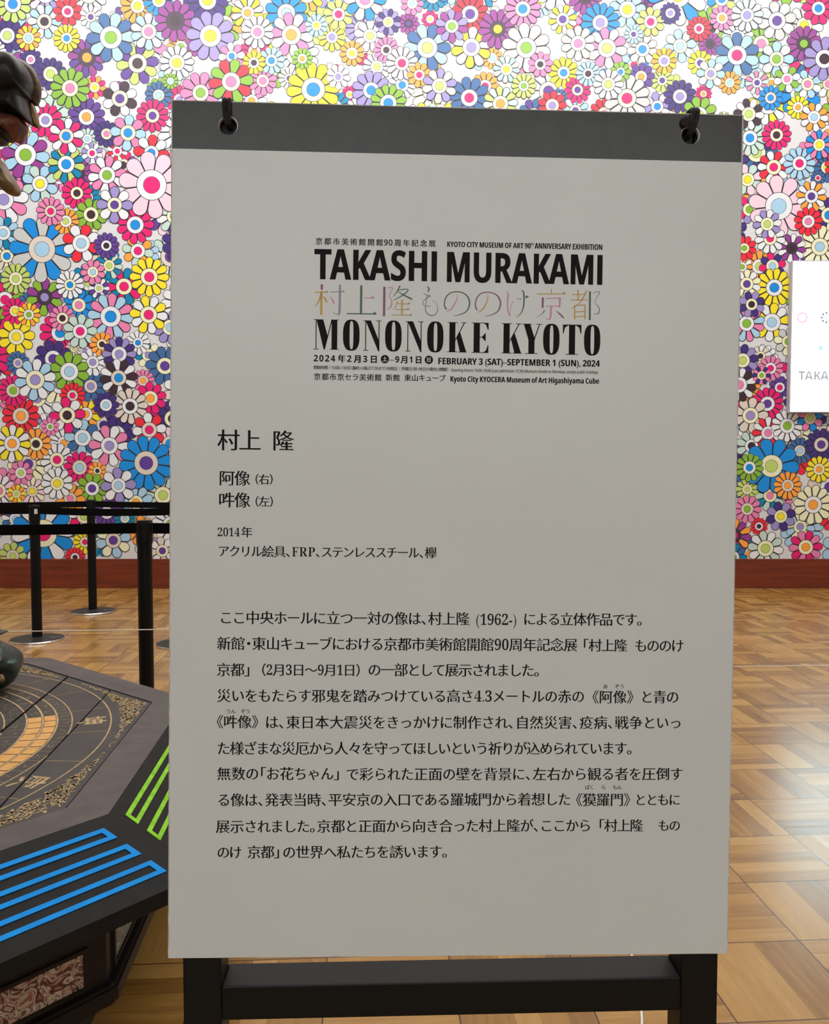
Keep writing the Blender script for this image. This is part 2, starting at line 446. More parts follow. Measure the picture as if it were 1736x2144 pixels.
# ------------------------------------------------------------------ lettering engine
cu = bpy.data.curves.new('type', 'FONT'); cu.resolution_u = 3
tob = bpy.data.objects.new('type', cu); C.objects.link(tob)
_cache = {}
def glyph(s):
    if s in _cache: return _cache[s]
    cu.body = s; bpy.context.view_layer.update()
    ev = tob.evaluated_get(bpy.context.evaluated_depsgraph_get()); me = ev.to_mesh()
    V = [(v.co.x, v.co.y) for v in me.vertices]; F = [tuple(p.vertices) for p in me.polygons]
    ev.to_mesh_clear(); _cache[s] = (V, F); return V, F
def outline(V, F):
    cnt = {}
    for f in F:
        for a, b in zip(f, f[1:]+f[:1]):
            k = (min(a, b), max(a, b)); cnt.setdefault(k, []).append((a, b))
    return [e[0] for e in cnt.values() if len(e) == 1]
def ccw(V, F):
    out = []
    for f in F:
        s = sum(V[a][0]*V[b][1]-V[b][0]*V[a][1] for a, b in zip(f, f[1:]+f[:1]))
        out.append(f if s > 0 else f[::-1])
    return out
def weight(V, F, ox, oy, serif=None):
    """swell or thin the strokes: ox moves upright edges, oy moves level edges; serif adds brush feet"""
    F = ccw(V, [tuple(f) for f in F]); E = outline(V, F)
    nb = {}
    for a, b in E:
        dx, dy = V[b][0]-V[a][0], V[b][1]-V[a][1]; l = math.hypot(dx, dy)
        if l < 1e-9: continue
        nx, ny = dy/l, -dx/l; nb.setdefault(a, []).append((nx, ny)); nb.setdefault(b, []).append((nx, ny))
    W = list(V)
    for i, ns in nb.items():
        if len(ns) < 2: continue
        (ax, ay), (bx, by) = ns[0], ns[1]; oa = ox*ax*ax+oy*ay*ay; ob = ox*bx*bx+oy*by*by
        det = ax*by-ay*bx
        if abs(det) < .25: dx, dy = (ax+bx)/2*oa, (ay+by)/2*ob
        else: dx, dy = (oa*by-ob*ay)/det, (ax*ob-bx*oa)/det
        m = max(abs(ox), abs(oy))*1.8; l = math.hypot(dx, dy)
        if l > m: dx, dy = dx*m/l, dy*m/l
        W[i] = (V[i][0]+dx, V[i][1]+dy)
    F = list(F)
    if serif == 'kanji':
        for a, b in E:
            dx, dy = V[b][0]-V[a][0], V[b][1]-V[a][1]; l = math.hypot(dx, dy)
            if .03 < l < .10 and dy > .9*l:                      # right-hand end of a level stroke
                x = max(W[a][0], W[b][0]); yb = min(W[a][1], W[b][1]); n0 = len(W)
                W += [(x+.012, yb), (x-.045, yb+.062), (x-.10, yb)]; F.append((n0, n0+1, n0+2))
    if serif == 'roman':
        for a, b in E:
            dx, dy = V[b][0]-V[a][0], V[b][1]-V[a][1]; l = math.hypot(dx, dy)
            if .06 < l < .13 and abs(dx) > .95*l and (abs(V[a][1]) < .02 or abs(V[a][1]-.682) < .02):
                x0, x1 = min(W[a][0], W[b][0])-.055, max(W[a][0], W[b][0])+.055; y = W[a][1]; s = .03 if V[a][1] < .3 else -.03
                n0 = len(W); W += [(x0, y), (x1, y), (x1, y+s), (x0, y+s)]; F.append((n0, n0+1, n0+2, n0+3))
    return W, F
HALF = '、。・'; OPEN = '「（《'; CLOSE = '」）》'; ASC = '0123456789().-–:/ '
KANA_N = 'ぁぃぅぇぉっゃゅょァィゥェォッャュョ'
def is_cjk(ch): return ord(ch) > 0x2e7f
class Print:
    def __init__(s): s.V = []; s.F = []; s.C = []
    def add(s, W, F, sx, sy, x, y, col=0):
        n0 = len(s.V); s.V += [(x+p*sx, y+q*sy) for p, q in W]
        s.F += [tuple(i+n0 for i in f) for f in F]; s.C += [col]*len(F)
    def poly(s, pts, col=0):
        n0 = len(s.V); s.V += list(pts); s.F.append(tuple(range(n0, n0+len(pts)))); s.C.append(col)
    def build(s, name, y, mats, parent):
        V = [(a/1000, y, b/1000) for a, b in s.V]
        F = ccw(s.V, s.F)                                        # seen from -Y, +x right and +z up: counter-clockwise faces the viewer
        me = bpy.data.meshes.new(name); me.from_pydata(V, [], F); me.update()
        for m in mats: me.materials.append(m)
        me.polygons.foreach_set('material_index', s.C)
        o = bpy.data.objects.new(name, me); C.objects.link(o); o.parent = parent; return o
BOLD = {}; SANS = {}; ROMAN = {}
for i_ in range(26):
    BOLD[chr(65+i_)] = chr(0x1D5D4+i_); BOLD[chr(97+i_)] = chr(0x1D5EE+i_); SANS[chr(65+i_)] = chr(0x1D5A0+i_); SANS[chr(97+i_)] = chr(0x1D5BA+i_); ROMAN[chr(65+i_)] = chr(0x1D400+i_)
for i_ in range(10): BOLD[chr(48+i_)] = chr(0x1D7EC+i_); SANS[chr(48+i_)] = chr(0x1D7E2+i_); ROMAN[chr(48+i_)] = chr(0x1D7CE+i_)
_adv = {}
def metric(g):
    if g not in _adv:
        V, F = glyph(g); xs = [v[0] for v in V]; V2, F2 = glyph(g+g); _adv[g] = (max(v[0] for v in V2)-min(v[0] for v in V2))-(max(xs)-min(xs))
    return _adv[g]
def string_latin(P, text, x0, x1, yb, yt, off, table, cap=.714):
    """off = (upright, level) swelling applied after condensing"""
    stem = .152 if table is BOLD else .082
    x = 0.0; items = []; prev = ''
    for ch in text:
        if ch == ' ': x += .24; prev = ch; continue
        if prev+ch in ('TA', 'AT', 'RY', 'KA', 'AV', 'TY'): x -= .045
        if ch == 'I': items.append((x+.085, [(0, 0), (stem, 0), (stem, cap), (0, cap)], [(0, 1, 2, 3)])); x += .17+stem
        else:
            g = table.get(ch, ch); V, F = glyph(g); items.append((x, V, F)); x += metric(g)
        prev = ch
    a = min(v[0]+ox for ox, V, F in items for v in V); b = max(v[0]+ox for ox, V, F in items for v in V)
    sy = (yt-yb)/cap; k = (x1-x0)/(b-a)/sy
    for ox, V, F in items:
        W, F2 = weight([((v[0]+ox-a)*k, v[1]) for v in V], F, off[0], off[1])
        P.add(W, F2, sy, sy, x0, yb)
def advance(ch):
    if ch in HALF or ch in OPEN or ch in CLOSE: return .5
    if ch == ' ': return .42
    if ch == '　': return 1.0
    if is_cjk(ch): return .93 if 0x3040 <= ord(ch) <= 0x30ff else 1.0
    V, F = glyph(ROMAN.get(ch, ch)); return max(v[0] for v in V)-min(v[0] for v in V)+.06
def string_mixed(P, text, x0, x1, zb, zt, style):
    st = dict(serif=(.016, -.005), ruby=(.014, .004), cjkmed=(.018, .015), cjkbold=(.036, .030), cjkthin=(.012, .012))[style]
    em = (zt-zb)/(.93 if style in ('serif', 'ruby') else .90)
    if text[0] in '0123456789(' and not any(is_cjk(c) for c in text): em = (zt-zb)/.72 if '(' not in text else (zt-zb)/.93
    if style == 'serif' and abs((zt-zb)-13.6) < 1.2: em = 15.3
    tot = sum(advance(c) for c in text); k = (x1-x0)/tot          # millimetres per unit of advance
    if style == 'serif': em = min(em, k*1.07)
    zc = (zb+zt)/2; base = zc-.38*em; x = x0
    for ch in text:
        ad = advance(ch)
        if ch not in ' 　':
            lt = ROMAN if style == 'serif' else BOLD if style == 'cjkbold' else SANS
            V, F = glyph(ch if is_cjk(ch) else lt.get(ch, ch))
            if is_cjk(ch) or ch in HALF:
                kanji = style == 'serif' and ord(ch) >= 0x4e00
                W, F2 = weight(V, F, st[0] if ch not in '《》' else .004, st[1] if ord(ch) >= 0x4e00 else st[1]*.45, 'kanji' if kanji else None)
                if ch in OPEN: sh = -(max(v[0] for v in V)-.48)
                elif ch == '・': sh = -.25
                elif ch in CLOSE or ch in HALF: sh = -.02
                else: sh = (ad-1)/2
                if ch in OPEN+CLOSE+HALF: cx = x+sh*em+(0 if ch not in OPEN else (ad*k-.5*em))
                else: cx = x+(ad*k-em)/2
                kx = em*(.96 if 0x3040 <= ord(ch) <= 0x30ff and style == 'serif' else 1.0)
                P.add(W, F2, kx, em, cx+(em-kx)/2, base)
            else:
                W, F2 = weight(V, F, *((-.010, .003) if style == 'serif' else (.026, .022) if style == 'cjkmed' else (.014, .014) if style == 'cjkthin' else (.008, .006)))
                a = min(v[0] for v in V); dsc = 1.08
                P.add(W, F2, k if k < em*1.1 else em, em*dsc, x+(.03-a)*k, base+.005*em)
        x += ad*k

# ------------------------------------------------------------------ the sign board (600 x 900 mm)
rx_, ry_, rz_ = -0.0236919, 0.01135852, 0.03380545
SIGN_M = Matrix.Translation((0.04396921, 0.88001447, 1.10263325)) @ Matrix.Rotation(rz_, 4, 'Z') @ Matrix.Rotation(rx_, 4, 'X') @ Matrix.Rotation(ry_, 4, 'Y')
sign = thing('information_sign', 'large pale grey information sign with black header strip and Japanese text', 'sign')
sign.matrix_world = SIGN_M
TH = 0.005
HOLES = [(-.2424, .4265), (.2443, .4288)]; HR = 0.0098
def hole_plate(bm, x0, x1, z0, z1, holes, r, yf, yb, n=32):
    """plate with round holes; each hole sits in its own square cell"""
    s = r*1.6; xs = [x0]
    for hx, hz in holes: xs += [hx-s, hx+s]
    xs += [x1]
    loops = []
    for i in range(len(xs)-1):
        a, b = xs[i], xs[i+1]
        if i % 2 == 0: loops.append([(a, z0), (b, z0), (b, z1), (a, z1)])
        else:
            hx, hz = holes[i//2]
            ring = [(hx+r*math.cos(2*PI*k/n), hz+r*math.sin(2*PI*k/n)) for k in range(n)]
            def edge(k):
                c, q = math.cos(2*PI*k/n), math.sin(2*PI*k/n); t = []
                if abs(c) > 1e-6: t.append((s if c > 0 else -s)/c)
                if abs(q) > 1e-6: t.append(((z1-hz) if q > 0 else (z0-hz))/q)
                m = min(t); return (hx+c*m, hz+q*m)
            out = [edge(k) for k in range(n)]
            for k in range(n):
                k2 = (k+1) % n; loops.append([ring[k], out[k], out[k2], ring[k2]])
            for cx, cz in ((hx-s, z0), (hx+s, z0), (hx+s, z1), (hx-s, z1)):   # fill the cell corners
                best = sorted(out, key=lambda p: (p[0]-cx)**2+(p[1]-cz)**2)[:2]
                ex = [p for p in out if abs(p[0]-cx) < 1e-9]; ez = [p for p in out if abs(p[1]-cz) < 1e-9]
                if ex and ez:
                    pa = min(ex, key=lambda p: abs(p[1]-cz)); pb = min(ez, key=lambda p: abs(p[0]-cx)); loops.append([pa, pb, (cx, cz)])
            for k in range(n):
                p, q = ring[k], ring[(k+1) % n]
                bm.faces.new([bm.verts.new((p[0], yf, p[1])), bm.verts.new((q[0], yf, q[1])), bm.verts.new((q[0], yb, q[1])), bm.verts.new((p[0], yb, p[1]))])
    for y in (yf, yb):
        for lp in loops: bm.faces.new([bm.verts.new((p[0], y, p[1])) for p in lp])
    rim = [(x0, z0), (x1, z0), (x1, z1), (x0, z1)]
    for (a, b) in zip(rim, rim[1:]+rim[:1]):
        bm.faces.new([bm.verts.new((a[0], yf, a[1])), bm.verts.new((b[0], yf, b[1])), bm.verts.new((b[0], yb, b[1])), bm.verts.new((a[0], yb, a[1]))])
    bmesh.ops.remove_doubles(bm, verts=bm.verts[:], dist=1e-6)
paper = noisy('printed_sheet_grey', (217, 219, 213), (220, 222, 216), 5, 0.36, detail=2, spec=0.4)
core_m = noisy('worn_board_edge', (176, 166, 154), (226, 222, 216), 60, 0.8)
black_band = noisy('black_header_film', (46, 42, 32), (52, 48, 37), 40, 0.24, detail=3, spec=0.3)
ink_m = mat('black_ink', (30, 24, 25), 0.7, spec=0.12)
BZ = 0.4010
bm = bmesh.new(); hole_plate(bm, -.3012, .3012, BZ, .4512, [(x-.0003, z-.0007) for x, z in HOLES], HR-.0004, .0004, TH)
box(bm, -.3012, .3012, .0004, TH, -.4506, BZ); obj('backing_board', bm, core_m, sign)
bm = bmesh.new(); box(bm, -.2998, .2998, -.0003, .0004, -.45, BZ); obj('printed_sheet', bm, paper, sign)
bm = bmesh.new(); hole_plate(bm, -.2998, .2992, BZ, .4500, HOLES, HR+.0004, -.0004, .0004); obj('header_strip', bm, black_band, sign)
LINES = [
('title', 'cjkmed', '京都市美術館開館90周年記念展', -151.8, -24.08, 305.11, 311.95),
('title', 'cond', 'KYOTO CITY MUSEUM OF ART 90', -12.71, 75.46, 305.43, 310.93),
('title', 'cond', 'TH', 75.16, 78.46, 308.74, 311.25),
('title', 'cond', 'ANNIVERSARY EXHIBITION', 79.77, 151.62, 305.4, 311.3),
('title', 'bold', 'TAKASHI', -151.52, -23.88, 269.03, 300.3),
('title', 'bold', 'MURAKAMI', -12.29, 151.85, 268.73, 300.07),
('title', 'cjkbold', '2024年2月3日', -152.05, -83.42, 182.51, 190.27),
('title', 'cjkinv', '土', -80.17, -74.13, 183.66, 189.92),
('title', 'cjkbold', '–9月1日', -72.11, -36.85, 182.76, 190.28),
('title', 'cjkinv', '日', -33.83, -27.77, 183.39, 189.91),
('title', 'condb', 'FEBRUARY 3 (SAT)–SEPTEMBER 1 (SUN), 2024', -20.69, 150.9, 182.25, 188.93),
('title', 'cjkthin', '開館時間｜10:00–18:00（最終入場は17:30まで）休館日｜月曜日（祝・休日の場合は開館）', -151.98, -9.7, 174.95, 178.71),
('title', 'thin', 'Opening Hours: 10:00–18:00 (Last admission: 17:30) Museum closed on Mondays, except public holidays.', -7.22, 149.74, 174.79, 177.81),
('title', 'cjkmed', '京都市京セラ美術館', -151.9, -79.98, 163.76, 170.65),
('title', 'cjkmed', '新館', -76.45, -60.85, 163.98, 170.75),
('title', 'cjkmed', '東山キューブ', -56.82, -12.91, 164.11, 171.02),
('title', 'condb', 'Kyoto City KYOCERA Museum of Art Higashiyama Cube', -7.65, 150.41, 164.19, 169.87),
('name', 'serif', '村上', -251.45, -206.62, 88.34, 110.85),
('name', 'serif', '隆', -194.14, -172.39, 88.4, 110.95),
('name', 'serif', '阿像', -249.77, -217.62, 51.7, 67.74),
('name', 'serif', '（右）', -213.88, -191.9, 52.54, 65.08),
('name', 'serif', '吽像', -250.14, -217.23, 28.61, 44.93),
('name', 'serif', '（左）', -213.74, -191.49, 29.43, 41.49),
('caption', 'serif', '2014', -251.48, -227.53, -2.09, 7.96),
('caption', 'serif', '年', -226.53, -214.79, -2.94, 9.14),
('caption', 'serif', 'アクリル絵具、FRP、ステンレススチール、欅', -250.37, -20.42, -23.66, -10.52),
('body', 'serif', 'ここ中央ホールに立つ一対の像は、村上隆', -248.75, 15.76, -93.95, -80.25),
('body', 'serif', '(1962-)', 22.15, 66.11, -94.64, -80.86),
('body', 'serif', 'による立体作品です。', 73.27, 202.48, -93.91, -80.07),
('body', 'serif', '新館・東山キューブにおける京都市美術館開館90周年記念展', -251.16, 131.7, -121.4, -107.65),
('body', 'serif', '「村上隆', 136.85, 185.36, -121.77, -107.9),
('body', 'serif', 'もののけ', 193.64, 246.52, -121.92, -108.02),
('body', 'serif', '京都」', -251.22, -215.15, -149.21, -135.53),
('body', 'serif', '（2月3日〜9月1日）', -206.11, -98.23, -149.21, -135.49),
('body', 'serif', 'の一部として展示されました。', -91.65, 92.5, -148.87, -135.07),
('body', 'serif', '災いをもたらす邪鬼を踏みつけている高さ4.3メートルの赤の', -251.08, 140.27, -176.75, -162.96),
('body', 'serif', '《阿像》', 148.02, 193.53, -177.32, -163.41),
('body', 'serif', 'と青の', 200.78, 242.31, -177.22, -163.28),
('body', 'serif', '《吽像》', -251.43, -206.77, -204.52, -190.8),
('body', 'serif', 'は、東日本大震災をきっかけに制作され、自然災害、疫病、戦争といっ', -200.23, 246.45, -204.93, -191.08),
('body', 'serif', 'た様ざまな災厄から人々を守ってほしいという祈りが込められています。', -250.29, 193.94, -232.78, -218.94),
('body', 'serif', '無数の「お花ちゃん」', -250.65, -119.54, -259.8, -246.02),
('body', 'serif', 'で彩られた正面の壁を背景に、左右から観る者を圧倒す', -114.47, 248.5, -260.49, -246.58),
('body', 'serif', 'る像は、発表当時、平安京の入口である羅城門から着想した', -250.0, 126.97, -287.8, -273.93),
('body', 'serif', '《獏羅門》', 132.14, 191.74, -288.44, -274.45),
('body', 'serif', 'とともに', 196.42, 245.87, -288.57, -274.55),
('body', 'serif', '展示されました。京都と正面から向き合った村上隆が、ここから', -251.36, 149.66, -316.24, -302.35),
('body', 'serif', '「村上隆', 156.9, 205.73, -316.5, -302.49),
('body', 'serif', 'もの', 222.39, 246.37, -316.68, -302.63),
('body', 'serif', 'のけ', -249.71, -224.04, -343.74, -329.93),
('body', 'serif', '京都」', -217.99, -182.66, -343.65, -329.82),
('body', 'serif', 'の世界へ私たちを誘います。', -180.64, -3.52, -344.0, -330.11),
('ruby', 'ruby', 'うん', -241.49, -230.96, -189.04, -183.96),
('ruby', 'ruby', 'ぞう', -225.7, -215.91, -189.01, -183.93),
('ruby', 'ruby', 'あ', 160.17, 164.82, -161.63, -156.48),
('ruby', 'ruby', 'ぞう', 172.57, 182.91, -161.59, -156.44),
('ruby', 'ruby', 'ばく', 142.22, 152.05, -270.54, -265.37),
('ruby', 'ruby', 'ら', 159.81, 164.48, -270.57, -265.39),
('ruby', 'ruby', 'もん', 172.25, 182.1, -270.59, -265.41)]
blocks = {}; ROWS = {}
for blk, style, text, x0, x1, zb, zt in LINES:
    rs = ROWS.setdefault(blk, []); c_ = (zb+zt)/2
    if blk != 'ruby' and not any(abs(r-c_) < (3.6 if blk == 'title' else 8) for r in rs): rs.append(c_)
    if blk == 'ruby' and not any(abs(r-c_) < 4 for r in rs): rs.append(c_)
for blk, style, text, x0, x1, zb, zt in LINES:
    row = (blk, min(ROWS[blk], key=lambda r: abs(r-(zb+zt)/2)))
    P = blocks.setdefault(row, Print())
    if style in ('bold', 'cond', 'condb', 'thin'):
        string_latin(P, text, x0, x1, zb, zt, dict(bold=(.012, .002), cond=(.016, .000), condb=(.018, .004), thin=(.016, .014))[style], SANS if style == 'thin' else BOLD)
    elif style == 'cjkinv': continue
    else: string_mixed(P, text, x0, x1, zb, zt, style)
# the serif title letters, drawn as outlines in a unit-high cell
def oval(x0, x1, y0, y1, p, n=44):
    cx, cy, a, b = (x0+x1)/2, (y0+y1)/2, (x1-x0)/2, (y1-y0)/2; out = []
    for k in range(n):
        t = 2*PI*k/n; c, s = math.cos(t), math.sin(t)
        out.append((cx+a*math.copysign(abs(c)**(2/p), c), cy+b*math.copysign(abs(s)**(2/p), s)))
    return out
def rect(x0, x1, y0, y1): return [(x0, y0), (x1, y0), (x1, y1), (x0, y1)]
DID = {
 'M': (.84, [rect(.065, .095, 0, 1), rect(0, .17, 0, .022), rect(.0, .12, .978, 1), [(.09, 1), (.315, 1), (.475, .42), (.375, 0), (.335, 0)], [(.345, 0), (.375, 0), (.62, .99), (.585, .99)], rect(.595, .785, 0, 1), rect(.535, .84, 0, .022), rect(.57, .84, .978, 1)]),
 'N': (.60, [rect(.065, .095, 0, 1), rect(0, .17, 0, .022), rect(0, .12, .978, 1), [(.07, 1), (.25, 1), (.535, .30), (.535, -.02), (.50, -.02)], rect(.507, .537, -.02, 1), rect(.42, .60, .978, 1)]),
 'K': (.66, [rect(.07, .27, 0, 1), rect(0, .34, 0, .022), rect(0, .34, .978, 1), [(.27, .44), (.27, .38), (.585, .98), (.55, .98)], rect(.46, .64, .978, 1), [(.31, .48), (.42, .70), (.645, 0), (.43, 0)], rect(.37, .66, 0, .022)]),
 'E': (.56, [rect(.07, .27, 0, 1), rect(0, .55, 0, .022), rect(0, .55, .978, 1), [(.38, .99), (.55, .99), (.55, .76), (.528, .76), (.47, .93)], [(.38, .01), (.55, .01), (.55, .26), (.528, .26), (.47, .08)], rect(.27, .45, .508, .534), [(.33, .52), (.445, .39), (.46, .39), (.46, .66), (.445, .66)]]),
 'Y': (.63, [rect(.20, .40, 0, .46), rect(.10, .50, 0, .022), [(.045, .99), (.255, .99), (.42, .46), (.20, .46)], [(.36, .46), (.40, .46), (.575, .99), (.545, .99)], rect(0, .31, .978, 1), rect(.45, .65, .978, 1)]),
 'T': (.60, [rect(.20, .40, 0, 1), rect(.10, .50, 0, .022), rect(0, .60, .965, 1), [(0, .98), (0, .70), (.025, .70), (.07, .90), (.17, .97)], [(.60, .98), (.60, .70), (.575, .70), (.53, .90), (.43, .97)]]),
}
P = Print()
for ch, x0, x1, zb, zt in [('M', -152.12, -125.67, 195.65, 227.09), ('O', -121.45, -103.98, 195.42, 226.97), ('N', -100.14, -81.16, 195.32, 226.89), ('O', -77.22, -59.79, 195.19, 226.8), ('N', -55.84, -36.79, 195.09, 226.72), ('O', -32.94, -15.64, 194.96, 226.63), ('K', -11.65, 9.21, 195.03, 226.59), ('E', 13.94, 32.32, 194.89, 226.51), ('K', 45.58, 67.38, 194.77, 226.4), ('Y', 67.92, 88.49, 194.65, 226.32), ('O', 90.08, 107.62, 194.53, 226.25), ('T', 111.01, 130.8, 194.45, 226.18), ('O', 133.77, 151.16, 194.32, 226.1)]:
    h = zt-zb; wd_ = x1-x0
    if ch == 'O':
        o_ = oval(x0, x1, zb-h*.015, zt+h*.015, 2.7); i_ = oval(x0+wd_*.40, x1-wd_*.375, zb+h*.035, zt-h*.035, 3.2); n = len(o_)
        for k in range(n): P.poly([o_[k], o_[(k+1) % n], i_[(k+1) % n], i_[k]])
    else:
        uw, polys = DID[ch]
        for pg in polys: P.poly([(x0+a/uw*wd_, zb+b*h) for a, b in pg])
for (cx, cz, r), ch in zip([(-77.18, 186.66, 4.38), (-30.84, 186.65, 4.38)], '土日'):                       # white day characters reversed out of black dots
    V, F = glyph(ch); n = 40
    P.poly([(cx+r*math.cos(2*PI*k/n), cz+r*math.sin(2*PI*k/n)) for k in range(n)])
for (cx, cz, r), ch in zip([(-77.18, 186.66, 4.38), (-30.84, 186.65, 4.38)], '土日'):
    Q = Print()
    W, F = weight(*glyph(ch), .022, .02); s = r*1.22; Q.add(W, F, s, s, cx-s*.5, cz-s*.37)
P.build('serif_title_and_day_dots', -.00045, [ink_m], sign)
for (cx, cz, r), ch in zip([(-77.18, 186.66, 4.38), (-30.84, 186.65, 4.38)], '土日'):
    Q = Print()
    W, F = weight(*glyph(ch), .022, .02); s = r*1.22; Q.add(W, F, s, s, cx-s*.5, cz-s*.37)
    Q.build('reversed_day_character', -.0006, [paper], sign)
for (blk, z_), p_ in blocks.items():
    p_.build({'title': 'title_line', 'name': 'name_line', 'caption': 'caption_line', 'body': 'paragraph_line', 'ruby': 'reading_aid'}[blk], -.00045, [ink_m], sign)
K = ['plum', 'ochre', 'green', 'greyblue', 'pink']
KC = dict(plum=(128, 62, 108), ochre=(200, 158, 58), green=(62, 92, 62), greyblue=(140, 142, 162), pink=(206, 140, 162))
S = Print()
